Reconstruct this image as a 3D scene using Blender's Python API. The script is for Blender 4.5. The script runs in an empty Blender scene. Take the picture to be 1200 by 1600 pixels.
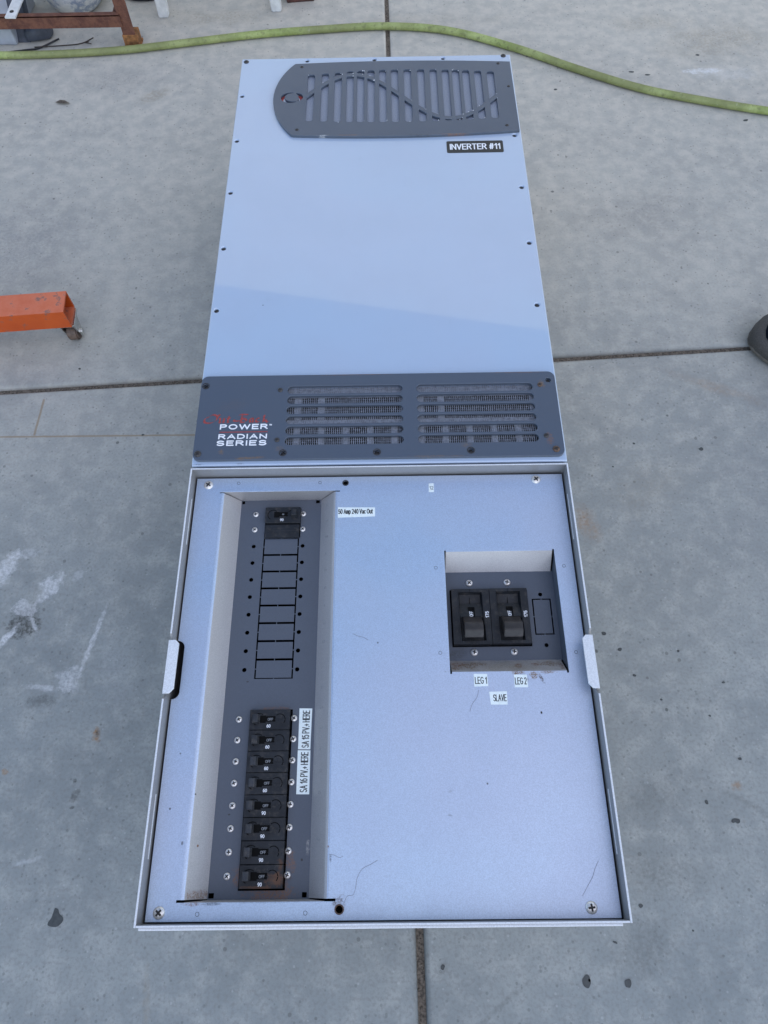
import bpy, bmesh, math, random
from mathutils import Vector, Matrix
random.seed(7)
SC = bpy.context.scene
COL = SC.collection
PI = math.pi
M = 0.001            # millimetres -> metres
H = 0.222            # height of the cabinet's front face above the concrete

# ------------------------------------------------------------------ camera, sky, sun, exposure
cam = bpy.data.cameras.new("camera")
cam.sensor_fit = 'VERTICAL'; cam.sensor_height = 24.0; cam.lens = 24.0 * 1125.5 / 1600
cam.clip_start = 0.01; cam.clip_end = 200
cam_o = bpy.data.objects.new("camera", cam); COL.objects.link(cam_o)
cam_o.location = (0.009165, -0.390087, 0.674297 + H)
cam_o.rotation_euler = (0.457359, 0.011480, -0.009783)
SC.camera = cam_o

SUN_EL, SUN_AZ = math.radians(46), math.radians(146)     # azimuth clockwise from +y
w = bpy.data.worlds.new("World"); SC.world = w; w.use_nodes = True
nt = w.node_tree
sky = nt.nodes.new('ShaderNodeTexSky'); sky.sky_type = 'NISHITA'; sky.sun_disc = False
sky.sun_elevation = SUN_EL; sky.sun_rotation = SUN_AZ; sky.air_density = 1.0; sky.dust_density = 0.15; sky.ozone_density = 1.0
bg = nt.nodes['Background']; bg.inputs['Strength'].default_value = 0.12
nt.links.new(sky.outputs[0], bg.inputs[0])
sd = bpy.data.lights.new("sun", 'SUN'); sd.energy = 0.6; sd.angle = math.radians(110); sd.color = (1.0, 0.80, 0.56)
sun = bpy.data.objects.new("sun", sd); COL.objects.link(sun)
sdir = Vector((math.sin(SUN_AZ) * math.cos(SUN_EL), math.cos(SUN_AZ) * math.cos(SUN_EL), math.sin(SUN_EL)))
sun.rotation_euler = sdir.to_track_quat('Z', 'Y').to_euler()
sun.location = (2, -2, 4)
vs = SC.view_settings
SC.display_settings.display_device = 'sRGB'
vs.view_transform = 'Standard'; vs.look = 'None'; vs.exposure = 1.26; vs.gamma = 1.0; vs.use_curve_mapping = False

# ------------------------------------------------------------------ material helpers
class NG:
    def __init__(s, name, world=False):
        s.m = bpy.data.materials.new(name); s.m.use_nodes = True
        s.t = s.m.node_tree; s.b = s.t.nodes['Principled BSDF']
        s.tc = s.t.nodes.new('ShaderNodeNewGeometry').outputs['Position'] if world else s.t.nodes.new('ShaderNodeTexCoord').outputs['Object']
    def n(s, t): return s.t.nodes.new(t)
    def l(s, a, b): s.t.links.new(a, b)
    def noise(s, scale, detail=4, rough=0.55, vec=None, dist=0.0):
        n = s.n('ShaderNodeTexNoise'); n.inputs['Scale'].default_value = scale
        n.inputs['Detail'].default_value = detail; n.inputs['Roughness'].default_value = rough
        n.inputs['Distortion'].default_value = dist
        s.l(vec or s.tc, n.inputs['Vector']); return n.outputs['Fac']
    def ramp(s, fac, a, b, ca=0.0, cb=1.0):
        n = s.n('ShaderNodeMapRange'); n.interpolation_type = 'SMOOTHSTEP'
        for k, v in ((1, a), (2, b), (3, ca), (4, cb)): n.inputs[k].default_value = v
        s.l(fac, n.inputs[0]); return n.outputs[0]
    def math(s, op, a, b=None):
        n = s.n('ShaderNodeMath'); n.operation = op
        for i, v in enumerate((a, b)):
            if v is None: continue
            if isinstance(v, (int, float)): n.inputs[i].default_value = v
            else: s.l(v, n.inputs[i])
        return n.outputs[0]
    def mix(s, fac, a, b):
        n = s.n('ShaderNodeMix'); n.data_type = 'RGBA'; n.clamp_factor = True
        if isinstance(fac, (int, float)): n.inputs[0].default_value = fac
        else: s.l(fac, n.inputs[0])
        for i, v in ((6, a), (7, b)):
            if isinstance(v, tuple): n.inputs[i].default_value = (*v, 1)
            else: s.l(v, n.inputs[i])
        return n.outputs[2]
    def mapping(s, loc=(0, 0, 0), rot=0, sc=(1, 1, 1)):
        n = s.n('ShaderNodeMapping'); n.vector_type = 'TEXTURE'
        n.inputs[1].default_value = loc; n.inputs[2].default_value = (0, 0, rot); n.inputs[3].default_value = sc
        s.l(s.tc, n.inputs[0]); return n.outputs[0]
    def blob(s, x, y, rx, ry, rot=0.0, nf=None, wob=0.6, soft=0.5):
        """mask 0..1 of a ragged patch at x,y (mm)"""
        v = s.mapping((x * M, y * M, 0), rot, (rx * M, ry * M, 1))
        sep = s.n('ShaderNodeSeparateXYZ'); s.l(v, sep.inputs[0])
        r = s.math('SQRT', s.math('ADD', s.math('MULTIPLY', sep.outputs[0], sep.outputs[0]), s.math('MULTIPLY', sep.outputs[1], sep.outputs[1])))
        if nf is not None: r = s.math('ADD', r, s.math('MULTIPLY', s.math('SUBTRACT', nf, 0.5), wob * 2))
        return s.ramp(r, 1.0 - soft, 1.0 + soft * 0.4, 1.0, 0.0)
    def bump(s, h, strength=0.2, dist=0.001):
        n = s.n('ShaderNodeBump'); n.inputs['Strength'].default_value = strength; n.inputs['Distance'].default_value = dist
        s.l(h, n.inputs['Height']); s.l(n.outputs[0], s.b.inputs['Normal'])
    def col(s, c):
        if isinstance(c, tuple): s.b.inputs['Base Color'].default_value = (*c, 1)
        else: s.l(c, s.b.inputs['Base Color'])
    def p(s, rough=0.5, metal=0.0, coat=0.0, coat_rough=0.05, spec=0.5):
        s.b.inputs['Roughness'].default_value = rough; s.b.inputs['Metallic'].default_value = metal
        s.b.inputs['Coat Weight'].default_value = coat; s.b.inputs['Coat Roughness'].default_value = coat_rough
        s.b.inputs['Specular IOR Level'].default_value = spec
        if coat > .9: s.b.inputs['Coat IOR'].default_value = 1.8
        return s

def simple(name, c, rough=0.5, metal=0.0, var=0.12, scale=60.0, bump=0.0, bscale=400.0, coat=0.0, spec=0.5):
    g = NG(name); g.p(rough, metal, coat, spec=spec)
    f = g.noise(scale, 5)
    lo = tuple(v * (1 - var) for v in c); hi = tuple(min(1, v * (1 + var)) for v in c)
    g.col(g.mix(g.ramp(f, 0.3, 0.7), lo, hi))
    if bump: g.bump(g.noise(bscale, 3), bump, 0.0006)
    return g.m

MAT = {}
# concrete ------------------------------------------------------------
def concrete():
    g = NG("concrete"); g.p(0.78, spec=0.35)
    n1 = g.noise(1.7, 5, 0.6); n2 = g.noise(7.5, 6, 0.62, dist=0.4); n3 = g.noise(38, 5, 0.65); n4 = g.noise(260, 3, 0.6); n5 = g.noise(16, 8, 0.75, dist=1.2)
    c = g.mix(g.ramp(n1, 0.34, 0.66), (0.252, 0.276, 0.270), (0.318, 0.335, 0.312))
    c = g.mix(g.ramp(n2, 0.36, 0.64, 0, 0.55), c, (0.204, 0.224, 0.222))
    c = g.mix(g.ramp(n3, 0.42, 0.70, 0, 0.62), c, (0.385, 0.395, 0.365))
    c = g.mix(g.ramp(n4, 0.42, 0.72, 0, 0.50), c, (0.20, 0.195, 0.185))
    c = g.mix(g.ramp(n5, 0.60, 0.74, 0, 0.42), c, (0.20, 0.195, 0.18))
    # far strip painted paler and warmer for the brighter light there
    sep = g.n('ShaderNodeSeparateXYZ'); g.l(g.tc, sep.inputs[0])
    dust_or_light = g.math('MULTIPLY', g.ramp(g.math('ADD', sep.outputs[1], g.math('MULTIPLY', n1, 0.8)), 0.1, 1.6), 0.75)
    c = g.mix(g.math('MULTIPLY', dust_or_light, g.ramp(n3, .3, .7, .6, 1)), c, (0.575, 0.53, 0.445))
    # fine dark specks
    vo = g.n('ShaderNodeTexVoronoi'); vo.inputs['Scale'].default_value = 26; vo.feature = 'F1'; g.l(g.tc, vo.inputs['Vector'])
    sepc = g.n('ShaderNodeSeparateColor'); g.l(vo.outputs['Color'], sepc.inputs[0])
    rad = g.math('MULTIPLY', g.ramp(sepc.outputs[0], 0.86, 1.0), 0.07)
    spk = g.ramp(g.math('SUBTRACT', g.math('ADD', vo.outputs['Distance'], g.math('MULTIPLY', g.math('SUBTRACT', n4, .5), 0.06)), rad), -0.012, 0.012, 1.0, 0.0)
    c = g.mix(g.math('MULTIPLY', spk, 0.72), c, (0.075, 0.078, 0.072))
    vo2 = g.n('ShaderNodeTexVoronoi'); vo2.inputs['Scale'].default_value = 70; g.l(g.tc, vo2.inputs['Vector'])
    sepc2 = g.n('ShaderNodeSeparateColor'); g.l(vo2.outputs['Color'], sepc2.inputs[0])
    rad2 = g.math('MULTIPLY', g.ramp(sepc2.outputs[0], 0.74, 1.0), 0.16)
    spk2 = g.ramp(g.math('SUBTRACT', vo2.outputs['Distance'], rad2), -0.02, 0.02, 1.0, 0.0)
    c = g.mix(g.math('MULTIPLY', spk2, 0.55), c, (0.12, 0.12, 0.11))
    vo3 = g.n('ShaderNodeTexVoronoi'); vo3.inputs['Scale'].default_value = 190; g.l(g.tc, vo3.inputs['Vector'])
    sepc3 = g.n('ShaderNodeSeparateColor'); g.l(vo3.outputs['Color'], sepc3.inputs[0])
    spk3 = g.ramp(g.math('SUBTRACT', vo3.outputs['Distance'], g.math('MULTIPLY', g.ramp(sepc3.outputs[0], 0.70, 1.0), 0.30)), -0.04, 0.04, 1.0, 0.0)
    c = g.mix(g.math('MULTIPLY', spk3, 0.36), c, (0.10, 0.105, 0.10))
    spk4 = g.ramp(g.math('SUBTRACT', vo3.outputs['Distance'], g.math('MULTIPLY', g.ramp(sepc3.outputs[1], 0.86, 1.0), 0.26)), -0.04, 0.04, 1.0, 0.0)
    c = g.mix(g.math('MULTIPLY', spk4, 0.22), c, (0.55, 0.56, 0.54))
    # hairline scuffs
    vs_ = g.mapping((0, 0, 0), 0.9, (1.0, 0.03, 1)); ns = g.noise(20, 3, 0.5, vec=vs_)
    c = g.mix(g.ramp(ns, 0.70, 0.78, 0, 0.22), c, (0.17, 0.165, 0.155))
    W = (0.62, 0.63, 0.63); D = (0.055, 0.055, 0.048); R = (0.30, 0.17, 0.075); T = (0.27, 0.235, 0.175)
    nb = g.noise(60, 6, 0.7); nb2 = g.noise(150, 4, 0.6); nb3 = g.noise(22, 5, 0.65)
    marks = [
        # x, y, rx, ry, rot, colour, strength, noise, wobble, softness
        (-507, -28, 14, 30, -0.5, W, 0.75, nb, 1.7, 0.5), (-487, -5, 22, 8, 0.3, W, 0.35, nb, 1.7, 0.5),
        (-442, -52, 22, 13, 0.9, W, 0.75, nb, 1.7, 0.5), (-408, -38, 12, 6, 0.6, W, 0.3, nb, 1.8, 0.5),
        (-464, -100, 24, 22, 0.6, D, 0.85, nb, 1.2, 0.4), (-468, -84, 18, 11, -0.3, W, 0.6, nb, 1.9, 0.4),
        (-484, -122, 5, 22, -0.65, W, 0.85, nb2, 0.9, 0.5), (-452, -104, 3, 12, 0.5, W, 0.7, nb2, 0.9, 0.5),
        (-372, -128, 3.6, 52, -0.22, W, 0.75, nb2, 1.0, 0.7), (-392, -176, 15, 17, -0.3, W, 0.6, nb, 1.6, 0.6),
        (-424, -186, 24, 4.5, -0.12, W, 0.5, nb, 1.4, 0.6), (-422, -202, 20, 8, 0.1, D, 0.45, nb, 1.6, 0.5),
        (-338, -168, 26, 60, 0.2, W, 0.10, nb3, 0.8, 0.9),
        (-347, -244, 5, 9, 0.1, R, 0.9, nb2, 0.9, 0.5), (-346, -242, 3, 5, 0.1, D, 0.8, nb2, 0.9, 0.5),
        (-361, -312, 5, 9, -0.4, D, 0.55, nb2, 1.0, 0.5), (-364, -296, 2.5, 3, 0, D, 0.8, nb2, 0.6, 0.5), (-362, -325, 4, 2, 0.3, D, 0.8, nb2, 0.6, 0.5),
        (-449, -285, 4, 4, 0, R, 0.7, nb2, 1.0, 0.5), (-404, -381, 16, 3.2, 0.25, W, 0.35, nb2, 1.0, 0.8),
        (281, 32, 17, 26, 0.2, R, 0.5, nb3, 1.3, 0.9), (505, 252, 70, 10, -0.42, R, 0.25, nb3, 1.0, 0.9),
        (376, 82, 60, 40, 0.3, T, 0.25, nb3, 1.0, 0.9),
        (640, 1010, 34, 9, 0.05, W, 0.75, nb, 1.9, 0.5), (690, 1000, 60, 20, 0.0, W, 0.25, nb, 1.8, 0.6),
        (690, 1110, 120, 60, 0.1, T, 0.45, nb3, 1.0, 0.9), (560, 1170, 90, 30, 0.0, T, 0.35, nb3, 1.2, 0.9),
        (-440, 960, 40, 16, 0.5, T, 0.5, nb3, 1.2, 0.8), (-520, 1010, 120, 40, 0.2, (0.19, 0.19, 0.19), 0.35, nb3, 1.2, 0.9),
        (420, -330, 46, 4, -0.55, D, 0.28, nb3, 0.5, 0.9), (300, -400, 55, 22, 0.0, D, 0.28, nb3, 1.3, 0.9), (275, -470, 40, 26, 0.3, D, 0.28, nb3, 1.2, 0.9),
        (310, -318, 60, 24, 0.2, D, 0.20, nb3, 1.2, 0.9), (410, -310, 7, 5, 0, R, 0.6, nb2, 0.8, 0.7),
        (120, -520, 40, 3, 0.6, D, 0.3, nb2, 0.6, 0.9), (-250, -515, 4, 40, 0.1, T, 0.4, nb2, 0.8, 0.9),
        (-620, 560, 130, 120, 0.2, (0.19, 0.195, 0.2), 0.45, nb3, 1.2, 0.9), (480, 620, 120, 60, 0.2, (0.22, 0.215, 0.2), 0.35, nb3, 1.2, 0.9),  # first patch: shade falloff at the far left painted in
        (620, 20, 150, 190, 0.2, (0.19, 0.195, 0.2), 0.42, nb3, 1.0, 0.9),  # shade falloff on the right painted into the concrete
        (60, -490, 8, 10, 0, D, 0.22, nb2, 0.8, 0.9),
        (95, 1190, 160, 30, 0, T, 0.25, nb3, 1.0, 0.9), (-330, 1215, 150, 30, 0, T, 0.45, nb3, 1.0, 0.9),
    ]
    fine = g.ramp(g.noise(190, 5, 0.75), 0.38, 0.60, 0.30, 1.0)
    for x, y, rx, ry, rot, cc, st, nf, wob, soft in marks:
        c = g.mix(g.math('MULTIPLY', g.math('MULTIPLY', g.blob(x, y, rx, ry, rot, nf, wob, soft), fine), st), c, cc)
    # tan rule lines left of the cabinet
    for x, y, rx, ry, rot in ((-760, 184, 1000, 1.7, -0.005), (-510, 217, 33, 1.9, PI / 2 - 0.03)):
        v = g.mapping((x * M, y * M, 0), rot, (rx * M, ry * M, 1)); sp = g.n('ShaderNodeSeparateXYZ'); g.l(v, sp.inputs[0])
        a = g.ramp(g.math('ABSOLUTE', sp.outputs[0]), 0.95, 1.0, 1, 0); b = g.ramp(g.math('ADD', g.math('ABSOLUTE', sp.outputs[1]), g.math('MULTIPLY', nb2, 0.9)), 0.8, 1.7, 1, 0)
        c = g.mix(g.math('MULTIPLY', g.math('MULTIPLY', a, b), 0.75), c, (0.27, 0.20, 0.12))
    g.col(c)
    g.l(g.ramp(n2, 0.3, 0.7, 0.62, 0.85), g.b.inputs['Roughness'])
    hgt = g.math('ADD', g.math('MULTIPLY', n4, 0.5), g.math('MULTIPLY', n3, 1.0))
    g.bump(hgt, 0.16, 0.002)
    return g.m
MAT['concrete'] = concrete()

def paint(name, c, rough, speck, sp_scale, coat=0.0, marks=(), coat_rough=0.03, bump=0.05, metal=0.0, tint=None, wave=0.0):
    """powder-coated sheet metal with fine grain, dust and the listed rust marks"""
    g = NG(name); g.p(rough, metal, coat, coat_rough)
    n1 = g.noise(9, 5, 0.6); n2 = g.noise(sp_scale, 2, 0.7); n3 = g.noise(40, 6, 0.7)
    lo = tuple(v * (1 - speck) for v in c); hi = tuple(min(1, v * (1 + speck)) for v in c)
    k = g.mix(g.ramp(n2, 0.32, 0.68), lo, hi)
    if tint: k = g.mix(g.ramp(g.noise(4.5, 3, 0.5), 0.35, 0.65), k, g.mix(g.ramp(n2, 0.32, 0.68), tuple(v * (1 - speck) for v in tint), tuple(min(1, v * (1 + speck)) for v in tint)))  # cloudy sheen of the sheet put into the colour as a second tint
    k = g.mix(g.ramp(n1, 0.35, 0.7, 0, 0.18), k, tuple(v * 0.80 for v in c))
    sv = g.noise(14, 3, 0.5, vec=g.mapping((0, 0, 0), 0.5, (1.0, 0.02, 1))); k = g.mix(g.ramp(sv, 0.70, 0.76, 0, 0.13), k, tuple(v * 0.7 for v in c))
    sw = g.noise(17, 3, 0.5, vec=g.mapping((0.3, 0, 0), -1.1, (1.0, 0.015, 1))); k = g.mix(g.ramp(sw, 0.71, 0.77, 0, 0.10), k, tuple(min(1, v * 1.25) for v in c))
    k = g.mix(g.ramp(n3, 0.62, 0.75, 0, 0.16), k, tuple(v * 0.62 for v in c))
    if marks:
        na = g.noise(130, 6, 0.72); nb = g.noise(330, 4, 0.65); fine = g.ramp(g.noise(620, 5, 0.75), 0.40, 0.60, 0.12, 1.0)
        for x, y, rx, ry, rot, cc, st, wob, soft in marks:
            mk_ = g.blob(x, y, rx, ry, rot, na if rx > 4 else nb, wob, soft)
            k = g.mix(g.math('MULTIPLY', g.math('MULTIPLY', mk_, fine) if max(rx, ry) > 2.5 else mk_, min(1, st * 1.25)), k, cc)
    g.col(k)
    g.l(g.ramp(n1, 0.3, 0.7, rough * 0.88, min(1, rough * 1.15)), g.b.inputs['Roughness'])
    g.bump(n2 if not wave else g.math('ADD', g.math('MULTIPLY', n2, bump), g.math('MULTIPLY', g.noise(7, 2, 0.4), wave * 2.2)), bump if not wave else 1.0, 0.0004)
    return g.m
RU = (0.22, 0.092, 0.034); RD = (0.07, 0.035, 0.02); BR = (0.20, 0.12, 0.05); BK = (0.03, 0.028, 0.026)
MAT['cover'] = paint("cover_paint", (0.375, 0.475, 0.60), 0.42, 0.07, 1500, coat=1.0, bump=0.04, tint=(0.40, 0.478, 0.60), wave=0.5,
    marks=[(-140, 225, 1.2, 0.8, 0, BK, 0.6, .4, .5), (-196, 2, 6, 1.2, 0, BK, 0.5, 1, .6), (-150, 2.5, 5, 1.0, 0, BK, 0.4, 1, .6)])
MAT['panel'] = paint("panel_paint", (0.465, 0.575, 0.705), 0.40, 0.10, 1100, coat=0.0, bump=0.10, metal=0.6, tint=(0.50, 0.562, 0.68), wave=0.35,
    marks=[(133, -224, 7, 2.5, 0, BR, 0.8, 1.7, .5), (146, -227, 4.5, 4, 0, BR, 0.85, 1.6, .5), (153, -229, 1.6, 6, 0.5, RD, 0.9, .9, .5), (139, -231, 5, 3, 0.2, RD, 0.7, 1.8, .5), (160, -224, 8, 1.6, 0, BR, 0.6, 1.4, .5),
           (-37, -417, 6, 6.5, 0.3, RD, 0.55, 1.8, .5), (-48, -374, 1.3, 1.3, 0, RU, 0.9, .7, .5), (-45, -383, 1.2, 3, 0, BK, 0.5, 1.2, .5), (-49, -395, 1.2, 4, 0.2, RU, 0.5, 1.2, .5),
           (-160, -417, 9, 1.5, 0, RU, 0.5, 1.4, .5), (-146, -417, 12, 1.2, 0, BK, 0.5, 1.6, .5), (-100, -416, 30, 1.0, 0, BK, 0.25, 1.6, .6),
           (-3, -193, 1, 1, 0, BK, 0.5, .6, .5), (150, -262, 1, 1.4, 0, BK, 0.8, .5, .5), (95, -324, 0.9, 0.9, 0, BK, 0.6, .5, .5),
           (64, -222, 4, 0.5, 0.1, BK, 0.4, .8, .5), (-189, -342, 1, 1, 0, BK, 0.6, .6, .5), (-185, -295, 0.9, 0.9, 0, BK, 0.5, .6, .5),
           (-175, -370, 1, 2, 0, BK, 0.5, .8, .5), (-160, -318, 1, 1, 0, RU, 0.6, .6, .5), (60, -350, 2, 1, 0, BK, 0.25, .8, .5), (62, -330, 3, 1, 0.3, BK, 0.2, 1.3, .6)])
MAT['tray'] = paint("tray_floor_paint", (0.082, 0.095, 0.118), 0.48, 0.05, 900, bump=0.05,
    marks=[(-106, -252, 16, 2.5, 0, RU, 0.45, 1.7, .6), (-128, -397, 6, 8, 0, RU, 0.5, 1.7, .6), (-100, -411, 22, 5, 0, RU, 0.55, 1.7, .6), (-86, -408, 4, 8, 0, RU, 0.5, 1.6, .6), (-82, -385, 5, 10, 0.2, RU, 0.45, 1.7, .6), (-84, -397, 5, 5, 0, RD, 0.5, 1.3, .6), (-67, -374, 1.6, 6, 0, (0.35, .34, .32), 0.5, 1.3, .6),
           (78, -199, 12, 5, 0.1, BK, 0.4, 1.7, .6), (-72, -384, 1.2, 1.2, 0, BK, 0.9, .6, .5), (-140, -346, 1.2, .8, 0, BK, 0.7, .6, .5), (-132, -225, 1.4, .8, 0, BK, 0.6, .6, .5)])
MAT['tray_wall'] = paint("tray_wall_lit_paint", (0.475, 0.455, 0.445), 0.5, 0.10, 1100, bump=0.10, metal=0.6,  # same sheet as the panel; warm light on the walls put into the colour
    marks=[(87, -214, 20, 4.5, 0.15, BR, 0.75, 1.3, .6), (75, -213, 8, 6, 0, RU, 0.55, 1.4, .6), (134, -215, 5, 4, 0, RU, 0.8, 1.3, .6), (152, -213, 4, 3, 0, RU, 0.65, 1.3, .6), (165, -212, 12, 4, 0, BR, 0.6, 1.4, .6), (176, -216, 3, 5, 0, RU, 0.6, 1.3, .6), (120, -216, 34, 7, 0, (0.30, 0.25, 0.18), 0.5, 1.4, .8),
           (-160, -411, 9, 4, 0, RU, 0.6, 1.5, .6), (-168, -330, .8, .8, 0, BK, .7, .5, .5), (-163, -372, .8, 1.2, 0, RU, .7, .5, .5)])
MAT['plate'] = paint("dark_plate_paint", (0.070, 0.088, 0.118), 0.36, 0.03, 1400, coat=0.2, bump=0.03,
    marks=[(-139, 7.5, 16, 1.6, 0.05, BR, 0.75, 1.2, .5), (-171, 16, 3, 3, 0, BR, 0.55, 1.5, .5), (95, 20, 6, 4, 0, BR, 0.45, 1.7, .5), (-108, 19, 5, 3, 0, BR, 0.25, 1.6, .5), (185, 100, 3, 5, 0.5, BR, 0.8, 1.3, .5), (186, 26, 4, 8, 0, RU, 0.4, 1.6, .5), (60, 6.5, 30, 1.2, 0, BR, 0.35, 1.6, .5), (-30, 116, 40, 1, 0, RU, 0.35, 1.7, .5), (160, 116, 30, 1, 0, RU, 0.35, 1.7, .5), (-165, 75, 22, 9, 0.2, (0.10, 0.09, 0.095), 0.35, 1.5, .7),
           (-40, 528, 14, 1.2, 0, RU, 0.6, 1.5, .5), (110, 527, 24, 1.0, 0, RU, 0.6, 1.5, .5), (60, 526, 16, 1.0, 0, BK, 0.5, 1.5, .5), (-75, 528, 8, 0.8, 0, (0.6, 0.6, 0.6), 0.6, 1.5, .5)])
MAT['rim'] = paint("rim_paint", (0.33, 0.325, 0.32), 0.48, 0.06, 1000, metal=0.5, bump=0.05)
MAT['edge'] = paint("bare_edge_metal", (0.66, 0.68, 0.70), 0.35, 0.10, 800, bump=0.05)
def mk(k, *a, **kw): MAT[k] = simple(k, *a, **kw)
mk('void', (0.006, 0.006, 0.006), 0.9, spec=0.1)
mk('steel', (0.74, 0.71, 0.66), 0.30, 0.6, var=0.2, scale=500)
mk('dark_steel', (0.055, 0.052, 0.052), 0.42, 0.5, var=0.35, scale=700)
mk('recess', (0.025, 0.023, 0.022), 0.6, 0.2)
mk('rust_steel', (0.11, 0.07, 0.05), 0.6, 0.4, var=0.4, scale=600)
def bakelite(name, c, dust_or_light, rough):
    g = NG(name, world=True); g.p(rough, spec=0.34); n1 = g.noise(170, 6, 0.72); n2 = g.noise(45, 4, 0.6); n3 = g.noise(420, 4, 0.7)
    k = g.mix(g.ramp(n2, .3, .7), tuple(v * .7 for v in c), tuple(v * 1.35 for v in c))
    k = g.mix(g.ramp(n1, .48, .74, 0, dust_or_light), k, (0.115, 0.10, 0.085))
    k = g.mix(g.ramp(n3, .66, .76, 0, .5), k, (0.16, 0.15, 0.14))
    for x, y, rx, ry, st in ((-94, -400, 8, 5, .42), (-108, -405.5, 14, 1.5, .3), (-90, -388, 2.5, 6, .3)):
        k = g.mix(g.math('MULTIPLY', g.blob(x, y, rx, ry, 0, n1, 1.7, .6), st), k, RU)
    g.col(k); g.l(g.ramp(n1, .4, .7, rough, min(1, rough + .25)), g.b.inputs['Roughness']); g.bump(n3, .08, .0005); return g.m
MAT['bakelite'] = bakelite('bakelite', (0.013, 0.015, 0.018), .42, .44)
MAT['bakelite_dusty'] = bakelite('bakelite_dusty', (0.032, 0.034, 0.038), .6, .5)
mk('handle', (0.030, 0.025, 0.023), 0.45, var=0.35, scale=120, bump=0.08, bscale=700)
mk('print_white', (0.80, 0.81, 0.82), 0.5, var=0.05)
mk('print_grey', (0.20, 0.21, 0.22), 0.5, var=0.1)
mk('print_red', (0.30, 0.048, 0.042), 0.5, var=0.25, scale=500)
mk('print_black', (0.025, 0.028, 0.03), 0.5, var=0.05)
mk('label_white', (0.76, 0.83, 0.80), 0.38, var=0.04, scale=300)
mk('label_black', (0.020, 0.020, 0.019), 0.4, var=0.1, scale=300)
mk('screen', (0.235, 0.265, 0.325), 0.5, 0.1, var=0.25, scale=900)
mk('wire', (0.30, 0.32, 0.36), 0.45, 0.2, var=0.4, scale=300)
mk('grey_tab', (0.36, 0.39, 0.44), 0.5, 0.1, var=0.2, scale=200)
mk('vent_dark', (0.012, 0.013, 0.011), 0.7, var=0.5, scale=120)
mk('joint_dirt', (0.125, 0.105, 0.082), 0.95, var=0.55, scale=420, bump=0.8, bscale=600)
mk('stain', (0.052, 0.058, 0.056), 0.5, var=0.2, scale=200)
mk('navy', (0.005, 0.008, 0.016), 0.85, spec=0.12, var=0.3, scale=400, bump=0.3, bscale=1500)
mk('shoe_grey', (0.075, 0.072, 0.066), 0.85, var=0.22, scale=600, bump=0.3, bscale=1500)
mk('sole', (0.14, 0.13, 0.11), 0.8, var=0.2)
mk('lace', (0.22, 0.22, 0.22), 0.8)
mk('white_plastic', (0.62, 0.62, 0.60), 0.45, var=0.12, scale=70)
mk('grey_plastic', (0.36, 0.38, 0.41), 0.5, var=0.1, scale=40)
mk('post_grey', (0.05, 0.056, 0.072), 0.6, var=0.3, scale=60)
mk('cable', (0.015, 0.015, 0.017), 0.5)
mk('twig', (0.045, 0.035, 0.028), 0.85)
mk('leaf', (0.20, 0.17, 0.135), 0.8, var=0.4, scale=90)
mk('brick', (0.085, 0.035, 0.028), 0.85, var=0.4, scale=90)
mk('rust_orange', (0.24, 0.105, 0.035), 0.85, var=0.45, scale=120, bump=0.4, bscale=500)
mk('hair', (0.16, 0.16, 0.18), 0.6)
mk('chrome', (0.60, 0.60, 0.58), 0.25, 1.0, var=0.2, scale=200)
mk('wheel', (0.115, 0.075, 0.055), 0.55, var=0.3, scale=200)

def hose_mat():
    g = NG("hose_rubber"); g.p(0.6)
    n = g.noise(26, 6, 0.7); n2 = g.noise(140, 4, 0.65); n3 = g.noise(3.0, 3)
    c = g.mix(g.ramp(n, 0.35, 0.68), (0.23, 0.285, 0.080), (0.40, 0.46, 0.17))
    c = g.mix(g.ramp(n2, 0.50, 0.70, 0, 0.7), c, (0.13, 0.13, 0.055))
    c = g.mix(g.ramp(n3, 0.42, 0.60, 0, 0.75), c, (0.17, 0.175, 0.07))
    c = g.mix(g.ramp(g.noise(60, 5, .7), 0.62, 0.72, 0, 0.6), c, (0.40, 0.43, 0.28))
    g.col(c); g.bump(n2, 0.25, 0.001); return g.m
MAT['hose'] = hose_mat()
def orange():
    g = NG("worn_orange_paint"); g.p(0.48)
    n = g.noise(55, 7, 0.72); n2 = g.noise(14, 4); n3 = g.noise(200, 4)
    c = g.mix(g.ramp(n2, 0.3, 0.7), (0.47, 0.066, 0.006), (0.57, 0.095, 0.010))
    sep = g.n('ShaderNodeSeparateXYZ'); geo = g.n('ShaderNodeNewGeometry'); g.l(geo.outputs['Normal'], sep.inputs[0])
    up = g.ramp(sep.outputs[2], 0.5, 0.9)          # paler on the upper face
    c = g.mix(g.math('MULTIPLY', up, g.ramp(n, 0.3, 0.7, 0.45, 0.85)), c, (0.60, 0.18, 0.095))
    c = g.mix(g.ramp(n, 0.56, 0.65, 0, 0.8), c, (0.15, 0.10, 0.085))
    c = g.mix(g.ramp(n3, 0.68, 0.78, 0, 0.5), c, (0.10, 0.05, 0.03))
    g.col(c); g.bump(n, 0.15, 0.001); return g.m
MAT['orange'] = orange()
def rust():
    g = NG("rusty_iron"); g.p(0.85)
    n = g.noise(70, 7, 0.72); n2 = g.noise(300, 4, 0.7); n3 = g.noise(9, 3)
    c = g.mix(g.ramp(n, 0.35, 0.65), (0.085, 0.030, 0.020), (0.17, 0.070, 0.040))
    c = g.mix(g.ramp(n2, 0.55, 0.75, 0, 0.6), c, (0.23, 0.12, 0.08))
    c = g.mix(g.ramp(n3, 0.52, 0.7, 0, 0.6), c, (0.24, 0.11, 0.035))
    g.col(c); g.bump(n2, 0.5, 0.001); return g.m
MAT['rust'] = rust()
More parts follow.
